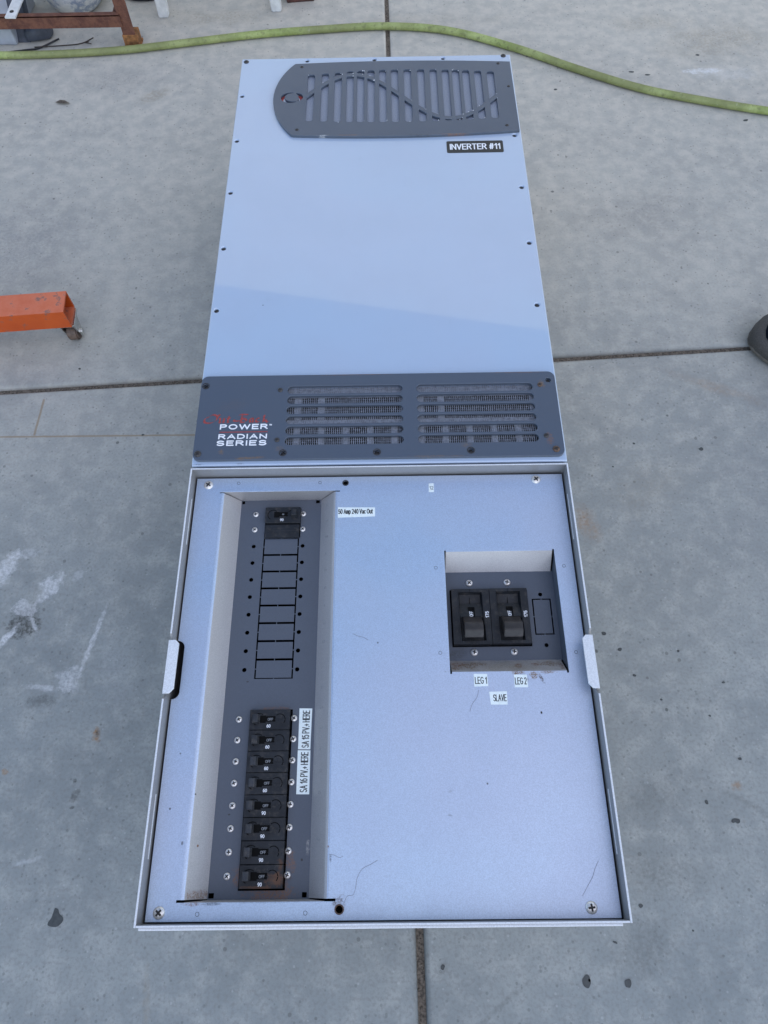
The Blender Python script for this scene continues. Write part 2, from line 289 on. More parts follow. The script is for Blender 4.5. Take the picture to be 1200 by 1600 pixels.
def jug_mat():
    g = NG("stained_white_plastic"); g.p(0.45)
    n = g.noise(24, 6, 0.7); n2 = g.noise(50, 5, 0.6)
    c = g.mix(g.ramp(n2, 0.4, 0.7), (0.55, 0.56, 0.54), (0.66, 0.66, 0.63))
    c = g.mix(g.ramp(n, 0.50, 0.60, 0, 0.8), c, (0.16, 0.21, 0.31)); g.col(c); return g.m
MAT['jug'] = jug_mat()

# ------------------------------------------------------------------ mesh helpers (mm in, metres out; z measured from the front face)
def link(name, me, mat=None, parent=None, smooth=False):
    o = bpy.data.objects.new(name, me); COL.objects.link(o)
    if mat is not None and not me.materials:
        for m_ in (mat if isinstance(mat, (list, tuple)) else [mat]): me.materials.append(MAT[m_])
    if parent is not None: o.parent = parent
    if smooth:
        for p in me.polygons: p.use_smooth = True
    return o
def tag(o, label=None, cat=None, group=None, kind=None):
    if label: o['label'] = label
    if cat: o['category'] = cat
    if group: o['group'] = group
    if kind: o['kind'] = kind
    return o
def thing(name, label, cat, loc=(0, 0, 0), rz=0.0, group=None):
    o = bpy.data.objects.new(name, None); COL.objects.link(o); o.location = loc; o.rotation_euler = (0, 0, rz); o.empty_display_size = 0.05
    return tag(o, label, cat, group)
def bm_mesh(name, bm):
    me = bpy.data.meshes.new(name); bm.normal_update(); bm.to_mesh(me); bm.free(); return me
def area2(p): return sum(p[i][0] * p[(i + 1) % len(p)][1] - p[(i + 1) % len(p)][0] * p[i][1] for i in range(len(p)))
def rrect(x0, x1, y0, y1, r=0.0, n=6):
    if r <= 0: return [(x0, y0), (x1, y0), (x1, y1), (x0, y1)]
    out = []
    for cx, cy, a in ((x1 - r, y0 + r, -90), (x1 - r, y1 - r, 0), (x0 + r, y1 - r, 90), (x0 + r, y0 + r, 180)):
        for i in range(n + 1):
            t = math.radians(a + 90 * i / n); out.append((cx + r * math.cos(t), cy + r * math.sin(t)))
    return out
def circ(x, y, r, n=20): return [(x + r * math.cos(2 * PI * i / n), y + r * math.sin(2 * PI * i / n)) for i in range(n)]
def plate_mesh(name, outline, holes, z0, z1, bevel=0.0):
    """flat sheet with real holes: a filled 2D curve turned into a mesh"""
    cu = bpy.data.curves.new(name, 'CURVE'); cu.dimensions = '2D'; cu.fill_mode = 'BOTH'
    for k, pts in enumerate([outline] + list(holes)):
        a = area2(pts)
        if (k == 0 and a < 0) or (k > 0 and a > 0): pts = pts[::-1]
        sp = cu.splines.new('POLY'); sp.points.add(len(pts) - 1); sp.use_cyclic_u = True
        for q, (x, y) in zip(sp.points, pts): q.co = (x * M, y * M, 0, 1)
    th = (z1 - z0) / 2 * M
    cu.extrude = max(th - bevel * M, 1e-6)
    if bevel: cu.bevel_depth = bevel * M; cu.bevel_resolution = 2; cu.offset = -bevel * M
    ob = bpy.data.objects.new(name, cu)
    me = bpy.data.meshes.new_from_object(ob)
    bpy.data.objects.remove(ob); bpy.data.curves.remove(cu)
    me.transform(Matrix.Translation((0, 0, H + (z0 + z1) / 2 * M)))
    me.materials.clear(); me.name = name
    return me
def sheet(name, outline, holes, z0, z1, mat, parent, bevel=0.0):
    return link(name, plate_mesh(name, outline, holes, z0, z1, bevel), mat, parent)
def bx(bm, x0, x1, y0, y1, z0, z1, bev=0.0, mi=0, seg=2):
    vs_ = [bm.verts.new((x * M, y * M, z * M)) for x in (x0, x1) for y in (y0, y1) for z in (z0, z1)]
    fs = [bm.faces.new([vs_[i] for i in f]) for f in ((0, 1, 3, 2), (4, 6, 7, 5), (0, 4, 5, 1), (2, 3, 7, 6), (0, 2, 6, 4), (1, 5, 7, 3))]
    for f in fs: f.material_index = mi
    if bev:
        es = list({e for f in fs for e in f.edges})
        r = bmesh.ops.bevel(bm, geom=es, offset=bev * M, segments=seg, affect='EDGES', profile=0.5)
        for f in r['faces']: f.material_index = mi
def box(name, x0, x1, y0, y1, z0, z1, mat, parent, bev=0.0, rel=True):
    bm = bmesh.new(); d = H / M if rel else 0
    bx(bm, x0, x1, y0, y1, z0 + d, z1 + d, bev)
    return link(name, bm_mesh(name, bm), mat, parent)
def prism(bm, prof, ax, a0, a1, mi=0, mis=None):
    """profile (u,v) extruded along axis ax: 'x' -> (a,u,v), 'y' -> (u,a,v)"""
    def P(u, v, a): return (a * M, u * M, v * M) if ax == 'x' else (u * M, a * M, v * M)
    A = [bm.verts.new(P(u, v, a0)) for u, v in prof]; B = [bm.verts.new(P(u, v, a1)) for u, v in prof]
    n = len(prof); fs = []
    for i in range(n):
        f = bm.faces.new((A[i], A[(i + 1) % n], B[(i + 1) % n], B[i])); f.material_index = mis[i] if mis else mi; fs.append(f)
    for f in (bm.faces.new(A[::-1]), bm.faces.new(B)): f.material_index = mi; fs.append(f)
    bmesh.ops.recalc_face_normals(bm, faces=fs)
    return fs
def quad(bm, pts, mi=0):
    f = bm.faces.new([bm.verts.new((x * M, y * M, z * M)) for x, y, z in pts]); f.material_index = mi; return f
def A_(cx, cy, rx, ry, a0, a1, n=10): return [(cx + rx * math.cos(math.radians(a0 + (a1 - a0) * i / n)), cy + ry * math.sin(math.radians(a0 + (a1 - a0) * i / n))) for i in range(n + 1)]
GLY = {  # glyph: width, centre-line strokes in a cell of cap height 1
 'I': (.0, [[(0, 0), (0, 1)]]), 'N': (.62, [[(0, 0), (0, 1), (.62, 0), (.62, 1)]]), 'V': (.66, [[(0, 1), (.33, 0), (.66, 1)]]),
 'E': (.54, [[(.54, 1), (0, 1), (0, 0), (.54, 0)], [(0, .53), (.48, .53)]]), 'F': (.5, [[(.5, 1), (0, 1), (0, 0)], [(0, .52), (.42, .52)]]),
 'R': (.6, [[(0, 0), (0, 1), (.34, 1)] + A_(.34, .76, .22, .24, 80, -90, 8) + [(0, .52)], [(.3, .5), (.6, 0)]]),
 'P': (.56, [[(0, 0), (0, 1), (.32, 1)] + A_(.32, .74, .24, .26, 80, -90, 8) + [(0, .48)]]),
 'T': (.62, [[(0, 1), (.62, 1)], [(.31, 1), (.31, 0)]]), '#': (.62, [[(.12, 0), (.26, 1)], [(.38, 0), (.52, 1)], [(.0, .33), (.56, .33)], [(.06, .68), (.62, .68)]]),
 '1': (.3, [[(0, .72), (.26, 1), (.26, 0)]]), '2': (.54, [A_(.27, .73, .26, .27, 165, -30, 9) + [(0, 0), (.54, 0)]]),
 '4': (.58, [[(.42, 0), (.42, 1), (0, .3), (.58, .3)]]), '5': (.54, [[(.48, 1), (.1, 1), (.04, .52)] + A_(.26, .33, .28, .33, 140, -150, 12)]),
 '6': (.54, [A_(.27, .32, .27, .32, 90, 450, 16), A_(.42, .32, .42, .68, 175, 92, 7)]), '9': (.54, [A_(.27, .68, .27, .32, -90, 270, 16), A_(.12, .68, .42, .68, -5, -88, 7)]),
 '0': (.54, [A_(.27, .5, .27, .5, 90, 450, 20)]), '7': (.52, [[(0, 1), (.52, 1), (.2, 0)]]), 'O': (.74, [A_(.37, .5, .37, .5, 90, 450, 24)]),
 'A': (.7, [[(0, 0), (.35, 1), (.7, 0)], [(.13, .36), (.57, .36)]]), 'S': (.58, [A_(.29, .745, .27, .255, 25, 230, 9) + A_(.29, .265, .29, .265, 62, -155, 10)]),
 'L': (.5, [[(0, 1), (0, 0), (.5, 0)]]), 'G': (.7, [A_(.36, .5, .36, .5, 40, 330, 16) + [(.68, .46), (.4, .46)]]), 'H': (.6, [[(0, 0), (0, 1)], [(.6, 0), (.6, 1)], [(0, .53), (.6, .53)]]),
 'D': (.64, [[(0, 0), (0, 1), (.26, 1)] + A_(.26, .5, .38, .5, 80, -80, 10) + [(.26, 0), (0, 0)]]), 'M': (.74, [[(0, 0), (0, 1), (.37, .1), (.74, 1), (.74, 0)]]),
 'W': (.98, [[(0, 1), (.24, 0), (.49, .95), (.74, 0), (.98, 1)]]), '.': (.0, [[(0, 0), (0, .06)]]), '+': (.46, [[(0, .4), (.46, .4)], [(.23, .15), (.23, .65)]]),
 'm': (.66, [[(0, 0), (0, .7)], [(0, .5)] + A_(.17, .52, .16, .18, 150, 0, 6) + [(.33, 0)], [(.33, .5)] + A_(.5, .52, .16, .18, 150, 0, 6) + [(.66, 0)]]),
 'p': (.46, [[(0, .7), (0, -.28)], A_(.23, .35, .23, .35, 90, 450, 14)]), 'a': (.44, [A_(.22, .5, .2, .2, 160, 0, 6) + [(.42, 0)], A_(.2, .19, .2, .19, 60, 400, 12)]),
 'c': (.42, [A_(.23, .35, .23, .35, 45, 315, 12)]), 'u': (.44, [[(0, .7)] + A_(.21, .22, .21, .22, 180, 330, 8), [(.44, .7), (.44, 0)]]), 't': (.28, [[(.1, .95), (.1, .1), (.28, .0)], [(0, .68), (.28, .68)]]),
}
def text_mesh(s, x0, x1, y0, y1, z, rot=0.0, weight=0.13, gap=0.24):
    """monoline lettering fitted to a box (mm); rot 90 reads upward; weight is a share of the height"""
    pl = []; cx = 0.0
    for ch in s:
        if ch == ' ': cx += .34; continue
        wd, st = GLY[ch]; pl += [[(cx + x, y) for x, y in p] for p in st]; cx += wd + gap
    xs = [p[0] for l in pl for p in l]; ys = [p[1] for l in pl for p in l]; ax, bx2, ay, by = min(xs), max(xs), min(ys), max(ys)
    W_, H_ = (x1 - x0, y1 - y0) if not rot else (y1 - y0, x1 - x0); wt = weight * H_
    bm = bmesh.new(); k = 0; pl2 = []
    for l in pl:                                    # sharp corners become separate strokes
        cur = [l[0]]
        for i in range(1, len(l)):
            cur.append(l[i])
            if i < len(l) - 1:
                u1 = Vector((l[i][0] - l[i-1][0], l[i][1] - l[i-1][1])); u2 = Vector((l[i+1][0] - l[i][0], l[i+1][1] - l[i][1]))
                if u1.length > 1e-6 and u2.length > 1e-6 and u1.normalized().dot(u2.normalized()) < .35: pl2.append(cur); cur = [l[i]]
        pl2.append(cur)
    for l in pl2:
        P = [Vector((wt / 2 + (x - ax) / (bx2 - ax) * (W_ - wt), wt / 2 + (y - ay) / (by - ay) * (H_ - wt), 0)) for x, y in l]
        cl = (P[0] - P[-1]).length < 1e-6; n = len(P); L_, R_ = [], []
        for i in range(n):
            a = P[i - 1] if i else (P[-2] if cl else None); b = P[i + 1] if i < n - 1 else (P[1] if cl else None)
            d1 = (P[i] - a).normalized() if a is not None else None; d2 = (b - P[i]).normalized() if b is not None else None
            d1 = d1 or d2; d2 = d2 or d1; n1 = Vector((-d1.y, d1.x, 0)); n2 = Vector((-d2.y, d2.x, 0)); m_ = (n1 + n2)
            m_ = m_ / max(.35, 1 + n1.dot(n2)) * wt / 2; e = Vector()
            if a is None: e = -d2 * wt * .42
            if b is None: e = d1 * wt * .42
            L_.append(P[i] + m_ + e); R_.append(P[i] - m_ + e)
        for i in range(n - 1):
            vs4 = []
            for v in (R_[i], R_[i + 1], L_[i + 1], L_[i]):
                x, y = (x0 + v.x, y0 + v.y) if not rot else (x1 - v.y, y0 + v.x)
                vs4.append(bm.verts.new((x * M, y * M, H + (z + k * .002) * M)))
            bm.faces.new(vs4)
        k += 1
    return bm_mesh('lettering', bm)
def lettering(s, x0, x1, y0, y1, z, mat, parent, rot=0.0, name="lettering"):
    return link(name, text_mesh(s, x0, x1, y0, y1, z, rot), mat, parent)
def join_meshes(name, meshes, mat, parent):
    bm = bmesh.new()
    for me in meshes: bm.from_mesh(me)
    for me in meshes: bpy.data.meshes.remove(me)
    return link(name, bm_mesh(name, bm), mat, parent)
def tube_mesh(name, pts, r, n=12, closed_ends=True):
    bm = bmesh.new(); rings = []
    pts = [Vector(p) for p in pts]
    for i, p in enumerate(pts):
        t = (pts[min(i + 1, len(pts) - 1)] - pts[max(i - 1, 0)]).normalized()
        up = Vector((0, 0, 1)) if abs(t.z) < 0.95 else Vector((1, 0, 0))
        a = t.cross(up).normalized(); b = a.cross(t)
        rr = r[i] if isinstance(r, (list, tuple)) else r
        rings.append([bm.verts.new(p + (a * math.cos(2 * PI * k / n) + b * math.sin(2 * PI * k / n)) * rr) for k in range(n)])
    for A, B in zip(rings, rings[1:]):
        for k in range(n): bm.faces.new((A[k], A[(k + 1) % n], B[(k + 1) % n], B[k]))
    if closed_ends: bm.faces.new(rings[0][::-1]); bm.faces.new(rings[-1])
    bmesh.ops.recalc_face_normals(bm, faces=bm.faces[:])
    me = bm_mesh(name, bm)
    for p in me.polygons: p.use_smooth = True
    return me
def spline(pts, n=8):
    """Catmull-Rom through the points"""
    P = [Vector(p) for p in pts]; P = [P[0] * 2 - P[1]] + P + [P[-1] * 2 - P[-2]]; out = []
    for i in range(1, len(P) - 2):
        for k in range(n):
            t = k / n; a, b, c, d = P[i - 1:i + 3]
            out.append(0.5 * ((2 * b) + (c - a) * t + (2 * a - 5 * b + 4 * c - d) * t * t + (3 * b - a - 3 * c + d) * t ** 3))
    out.append(P[-2]); return out

# domed screw head with a flat dark cross painting the shade of its slot; origin at the seat
def screw_mesh(name, r, h, mats, cross=0.60, cw=0.15):
    bm = bmesh.new(); N, K = 28, 6; rings = []
    dome = lambda q: h * math.sqrt(max(0.0, 1 - q * q * 0.94))
    c = bm.verts.new((0, 0, dome(0) * M))
    for k in range(1, K + 1):
        q = k / K; rings.append([bm.verts.new((r * q * math.cos(2 * PI * i / N) * M, r * q * math.sin(2 * PI * i / N) * M, dome(q) * M)) for i in range(N)])
    rings.append([bm.verts.new((r * math.cos(2 * PI * i / N) * M, r * math.sin(2 * PI * i / N) * M, -.1 * M)) for i in range(N)])
    for i in range(N): bm.faces.new((c, rings[0][i], rings[0][(i + 1) % N]))
    for A, B in zip(rings, rings[1:]):
        for i in range(N): bm.faces.new((A[i], B[i], B[(i + 1) % N], A[(i + 1) % N]))
    for f in bm.faces: f.smooth = True
    def arm(l0, l1, w0, w1, ang):
        ca, sa = math.cos(ang), math.sin(ang); pts = []
        for l, w_ in ((l0, -w0), (l1, -w1), (l1, w1), (l0, w0)):
            x, y = l * ca - w_ * sa, l * sa + w_ * ca; pts.append(bm.verts.new((x * r * M, y * r * M, (dome(math.hypot(x, y)) + .05) * M)))
        bm.faces.new(pts).material_index = 1
    for k in range(4):
        for q in range(5): arm(cross * q / 5, cross * (q + 1) / 5, cw * 1.15, cw * (1.15 if q < 4 else .8), k * PI / 2)
    me = bm_mesh(name, bm)
    for m_ in mats: me.materials.append(MAT[m_])
    return me
SCREW = {'bright': screw_mesh('screw', 3.55, 1.7, ('steel', 'recess')), 'dark': screw_mesh('screw', 3.9, 1.9, ('dark_steel', 'recess')),
         'rusty': screw_mesh('screw', 3.9, 1.9, ('rust_steel', 'recess')), 'big': screw_mesh("screw", 5.0, 2.2, ('steel', 'recess')),
         'small_dark': screw_mesh('screw', 2.6, 1.2, ('dark_steel', 'recess'), cross=0.5, cw=0.2), 'breaker': screw_mesh('screw', 3.05, 1.6, ('steel', 'recess'))}
def screw(kind, x, y, z, parent, a=None):
    o = bpy.data.objects.new('screw', SCREW[kind]); COL.objects.link(o); o.parent = parent
    o.location = (x * M, y * M, H + z * M); o.rotation_euler = (0, 0, random.uniform(0, PI / 2) if a is None else a)
    return o

# ================================================================== SETTING: concrete yard in four slabs
yard = bpy.data.objects.new('concrete_yard', None); COL.objects.link(yard); tag(yard, kind='structure')
def jy(x): return 297 + 0.0545 * x
def jx(y): return 32.4 - 0.0094 * y
def slab(quadrant):
    sx, sy = quadrant; g = 4.2; E = 6000
    def solve(ox, oy):                                      # where the two joints cross, each shifted by its half gap
        x, y = 30, 300
        for _ in range(8): y = jy(x) + oy; x = jx(y) + ox
        return x, y
    cx, cy = solve(sx * g, sy * g)
    fx, fy = jx(cy + sy * E) + sx * g, cy + sy * E
    hx, hy = cx + sx * E, jy(cx + sx * E) + sy * g
    P = [Vector((cx, cy)), Vector((hx, hy)), Vector((hx, fy)), Vector((fx, fy))]
    if sx * sy < 0: P = P[::-1]
    n = len(P); bm = bmesh.new(); rings = []
    for inset, z in ((0, -14), (0, -5.5), (0.9, -2.6), (2.6, -0.8), (5.5, 0.0)):
        ring = []
        for i in range(n):
            p, a, b = P[i], P[i - 1], P[(i + 1) % n]
            d1 = (p - a).normalized(); d2 = (b - p).normalized(); n1 = Vector((-d1.y, d1.x)); n2 = Vector((-d2.y, d2.x))
            q = p + (n1 + n2) * inset / (1 + n1.dot(n2)); ring.append(bm.verts.new((q.x * M, q.y * M, z * M)))
        rings.append(ring)
    for A, B in zip(rings, rings[1:]):
        for i in range(n): bm.faces.new((A[i], A[(i + 1) % n], B[(i + 1) % n], B[i])).smooth = True
    bm.faces.new(rings[-1])
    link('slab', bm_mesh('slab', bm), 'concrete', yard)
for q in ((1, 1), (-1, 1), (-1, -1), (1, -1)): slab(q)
bm = bmesh.new(); quad(bm, [(-6000, -6000, -6), (6000, -6000, -6), (6000, 6000, -6), (-6000, 6000, -6)])
link('joint_filler', bm_mesh('joint_filler', bm), 'joint_dirt', yard)
# grit lying in the joints and thin scraps on the slabs
bm = bmesh.new(); R = random.Random(3)
for i in range(520):
    if i % 5 < 3: y = R.uniform(-600, 1350); x = jx(y) + R.gauss(0, 1.6)
    else: x = R.uniform(-750, 750); y = jy(x) + R.gauss(0, 1.6)
    s = R.uniform(0.5, 1.5); bmesh.ops.create_icosphere(bm, subdivisions=1, radius=s * M, matrix=Matrix.Translation((x * M, y * M, -0.0055)))
tag(link('joint_grit', bm_mesh('joint_grit', bm), 'joint_dirt', yard), kind='stuff')
def spot(x, y, rx, ry, rot, seed, jag=0.11, mat='stain'):
    R = random.Random(seed); n = 26; bm = bmesh.new(); ph = [R.uniform(0, 6.28) for _ in range(5)]; vs_ = []
    for i in range(n):
        t = 2 * PI * i / n; k = 1 + jag * sum(math.sin((j + 2) * t + ph[j]) / (j + 1.2) for j in range(5))
        u, v = .85 * rx * k * math.cos(t), .85 * ry * k * math.sin(t)
        vs_.append(bm.verts.new(((x + u * math.cos(rot) - v * math.sin(rot)) * M, (y + u * math.sin(rot) + v * math.cos(rot)) * M, 0.0004)))
    bm.faces.new(vs_); return link('oil_spot', bm_mesh('oil_spot', bm), mat, yard)
def spot_poly(P):
    P = [Vector((x, y, 0)) for x, y in P]; Q = spline(P + [P[0]], 4)[:-1]; bm = bmesh.new()
    bm.faces.new([bm.verts.new((p.x * M, p.y * M, .0004)) for p in Q[::-1]]); bm.normal_update()
    if bm.faces[:][0].normal.z < 0: bmesh.ops.reverse_faces(bm, faces=bm.faces[:])
    return link('oil_spot', bm_mesh('oil_spot', bm), 'stain', yard)
spot_poly([(-362.3, -427.1), (-358.5, -428.4), (-356.3, -432.7), (-352.2, -435.8), (-351.0, -438.8), (-352.5, -441.9), (-356.1, -444.9), (-360.2, -445.4), (-366.8, -443.9), (-366.8, -440.2), (-364.6, -437.2), (-363.4, -432.6)])
spot_poly([(396.4, -345.5), (399.2, -344.5), (404.4, -345.5), (404.4, -348.9), (401.2, -350.2), (399.3, -348.8), (396.3, -349.5), (394.9, -347.5)])
for i, a in enumerate([(210, -500, 5.5, 6.5, 0), (253, -502, 4, 5, 0), (60, -486, 2.6, 3, 0), (262, -411, 2.2, 1.8, 0), (278, -431, 2.6, 2.6, 0), (371, -327, 2.4, 2.8, 0), (461, 145, 4.2, 3, 0.2),
                       (282, -126, 3.2, 3, 0), (299, -147, 3, 2.6, 0.3), (312, -180, 2.6, 2, 0), (366, 156, 2.2, 1.8, 0), (330, 118, 1.6, 1.4, 0), (245, -465, 3, 1.2, -0.3), (420, -280, 2.4, 2, 0), (246, 118, 2, 1.8, 0), (372, -150, 2, 1.8, 0), (340, -210, 1.6, 1.6, 0), (395, -230, 1.8, 1.4, 0), (420, -190, 2.2, 1.6, 0),
                       (120, -448, 1.6, 2.4, -0.2), (124, -443, 1.2, 1, 0), (320, 1065, 4, 3, 0), (345, 960, 4, 3, 0), (690, 860, 6, 3, 0.2), (640, 1060, 5, 3, 0), (500, 1010, 6, 3, 0), (530, 1000, 7, 2.4, 0), (-465, 305, 2.4, 1.8, 0), (-350, 183, 2.4, 1.8, 0), (330, -455, 1.4, 1.2, 0), (213, -499, 1.4, 1.6, 0)]):
    spot(*a, seed=i)

# ================================================================== THE INVERTER WITH ITS BREAKER PANEL
inv = thing('power_inverter', 'pale blue-grey inverter cabinet lying face up on concrete with breaker panel at its foot', 'power inverter')
# ---- upper cabinet
bm = bmesh.new()
Z0, Z1 = 2, H / M - 6
for a, b in (((-202, 0.5), (202, 0.5)), ((202, 0.5), (202, 710)), ((202, 710), (-202, 710)), ((-202, 710), (-202, 0.5))):
    quad(bm, [(*a, Z0), (*b, Z0), (*b, Z1), (*a, Z1)])
quad(bm, [(-202, 0.5, Z0), (202, 0.5, Z0), (202, 710, Z0), (-202, 710, Z0)])
link('housing', bm_mesh('housing', bm), 'rim', inv)
vL = rrect(-104.5, 28.5, 22, 103, 3); vR = rrect(41.5, 176, 22, 103, 3)
FS = [(-104, 703.7), (-2.4, 703.9), (101, 704.2), (-196.4, 623.3), (-196.3, 525.4), (-196.5, 421.7), (-196.7, 320.3), (-196.3, 217.8), (193.3, 527.6), (193.5, 423.5), (193.6, 321.8), (193, 219.1)]
cover = sheet('front_cover', rrect(-203.2, 203.2, 0.2, 711, 1.5, 3), [vL, vR] + [circ(x, y, 2.9, 16) for x, y in FS], -7, 0, 'cover', inv, bevel=1.6)
for x, y in FS: screw('small_dark', x, y, -2.2, cover)
for x, y, k in ((-195.9, 703, 'dark'), (192.3, 707.2, 'dark')): screw(k, x, y, 0, cover)

# ---- upper vent grille with the sine-wave cut-outs
def arc3(p0, p1, p2, n):
    ax, ay = p0; bx_, by = p1; cx, cy = p2
    d = 2 * (ax * (by - cy) + bx_ * (cy - ay) + cx * (ay - by))
    ux = ((ax**2 + ay**2) * (by - cy) + (bx_**2 + by**2) * (cy - ay) + (cx**2 + cy**2) * (ay - by)) / d
    uy = ((ax**2 + ay**2) * (cx - bx_) + (bx_**2 + by**2) * (ax - cx) + (cx**2 + cy**2) * (bx_ - ax)) / d
    r = math.hypot(ax - ux, ay - uy); a0 = math.atan2(ay - uy, ax - ux); am = math.atan2(by - uy, bx_ - ux); a1 = math.atan2(cy - uy, cx - ux)
    def un_(a, ref):
        while a < ref: a += 2 * PI
        return a
    am_ = un_(am, a0); a1_ = un_(a1, a0)
    if am_ > a1_: a1_ -= 2 * PI
    return [(ux + r * math.cos(a0 + (a1_ - a0) * i / n), uy + r * math.sin(a0 + (a1_ - a0) * i / n)) for i in range(n + 1)]
GT, GE = 4.2, 0.4
top_arc = arc3((199.8, 687), (30, 693.5), (-120, 690), 14)
left_arc = arc3((-122, 688.5), (-149.3, 612), (-120, 531), 18)
bot_arc = arc3((-117, 529.8), (40, 525), (200.4, 532.5), 14)
g_out = top_arc + left_arc + bot_arc
def sy(x): return 612 + 50.5 * math.sin(2 * PI * (x + 104) / 281)
BW = 3.4
sl_x = [-95.7, -75.0, -55.9, -38.2, -22.9, -7.6, 9.5, 27.2, 46.2, 66.0, 84.4, 102.2, 117.4, 132.4, 150.0, 168.6]
holes = []
for cx in sl_x:
    hw = 5.3; r = 4.0
    u = (cx - 36) / 133; yt = 672.6 - 8.2 * u * u - (1.2 if cx < -40 else 0); yb = 554.4 + 5 * u * u
    def corner(x):
        e = abs(x - cx) - (hw - r)
        return 0 if e <= 0 else r - math.sqrt(max(0, r * r - e * e))
    xs = [cx - hw + 2 * hw * i / 20 for i in range(21)]; xs[0] += 0.02; xs[-1] -= 0.02
    def slope(x): return math.sqrt(1 + (50.5 * 2 * PI / 281 * math.cos(2 * PI * (x + 104) / 281)) ** 2)
    up = [(x, min(yt - corner(x), 1e9), max(sy(x) + BW * slope(x), yb + corner(x))) for x in xs]
    dn = [(x, min(sy(x) - BW * slope(x), yt - corner(x)), yb + corner(x)) for x in xs]
    for grp in (up, dn):
        run = [t for t in grp if t[1] - t[2] > 0.5]
        if len(run) >= 4:
            holes.append([(x, t) for x, t, b in run] + [(x, b) for x, t, b in run[::-1]])
def cres(a0, a1, n, w0, w1, rx, ry, cx, cy):
    o, i_ = [], []
    for k in range(n + 1):
        t = a0 + (a1 - a0) * k / n; wd = (w0 + (w1 - w0) * math.sin(PI * k / n)) / 2
        o.append((cx + (rx + wd) * math.cos(t), cy + (ry + wd) * math.sin(t))); i_.append((cx + (rx - wd) * math.cos(t), cy + (ry - wd) * math.sin(t)))
    return o + i_[::-1]
emb = [cres(math.radians(85), math.radians(300), 18, 0.8, 5.6, 13.4, 10.5, -122.3, 612), cres(math.radians(-50), math.radians(66), 14, 0.8, 6.4, 12.8, 10.5, -122.3, 612)]
grille = sheet('vent_grille', g_out, holes + emb, GE, GT, 'plate', inv, bevel=0.35)
sheet('mesh_screen', rrect(-106, 178, 549, 679), [], 0.05, 0.3, 'screen', grille)
bm = bmesh.new()
for hk, (dx, m_) in zip(emb, ((-2.2, 1), (1.6, 1))):
    a = [bm.verts.new(((x + dx) * M, (y - 1.0) * M, H + 0.3 * M)) for x, y in hk]; bm.faces.new(a)
link('emblem', bm_mesh('emblem', bm), 'print_red', grille)
for x, y in ((-110.5, 682), (182, 682.5), (-112, 540.8), (183.4, 542.7)): screw('small_dark', x, y, GT - .2, grille)
screw('small_dark', 193.1, 628.9, GT - .4, grille)
# paint chips along slot edges
bm = bmesh.new(); R = random.Random(11)
for i in range(46):
    hk = R.choice(holes); x, y = R.choice(hk); s = R.uniform(0.35, 0.9)
    if R.random() < .6: x, y = hk[len(hk) // 2 + R.randint(-3, 3)]
    n = R.randint(4, 6); cx, cy = x + R.uniform(-1.2, 1.2), y + R.uniform(-1.2, 1.2)
    bm.faces.new([bm.verts.new(((cx + s * R.uniform(.6, 1.3) * math.cos(2 * PI * k / n)) * M, (cy + s * R.uniform(.6, 1.6) * math.sin(2 * PI * k / n)) * M, H + (GT + .03) * M)) for k in range(n)])
tag(link('paint_chip', bm_mesh('paint_chip', bm), 'print_white', grille), kind='stuff')

# ---- number sticker
st = sheet('sticker', rrect(97.2, 175.6, 492.6, 516.6, 2.2), [], 0.05, 0.3, 'label_black', inv)
tag(st, 'black sticker with white inverter number')
link('lettering', text_mesh('INVERTER #11', 101.5, 171.5, 498.8, 511.0, 0.36, weight=.14), 'print_white', st)

# ---- lower vent plate
PT = 3.6
slots = []
for k in range(6):
    y1 = 101.2 - 13.52 * k
    slots.append(rrect(-103, 27, y1 - 10.4, y1, 5.15, 8)); slots.append(rrect(43, 174.4, y1 - 10.4, y1, 5.15, 8))
PH = [(-196.6, 103), (192.8, 104.7), (-104.3, 13.2), (-2.2, 12.5), (99.6, 13.1)]
vp = sheet('vent_plate', rrect(-202.2, 200.8, 5.2, 116.8, 8, 8), slots + [circ(x, y, 3.1) for x, y in PH], 0.15, PT, 'plate', inv, bevel=0.4)
for x, y in PH: screw('small_dark', x, y, 0.4, vp)
for x, y, k in ((-111.5, 96, 'dark'), (182.8, 98, 'rusty'), (182.8, 30.4, 'dark'), (-111.4, 29.6, 'dark')):
    o = screw(k, x, y, PT, vp); o.scale = (.72, .72, .8)
for x, y, k in ((191.7, 13.1, 'rusty'), (-196.7, 13.2, 'dark')): screw(k, x, y, PT, vp)
for x, y in PH[:1] + PH[2:]:
    ring = sheet('washer', circ(x, y, 4.3), [circ(x, y, 3.2)], PT + .02, PT + .25, 'dark_steel', vp)
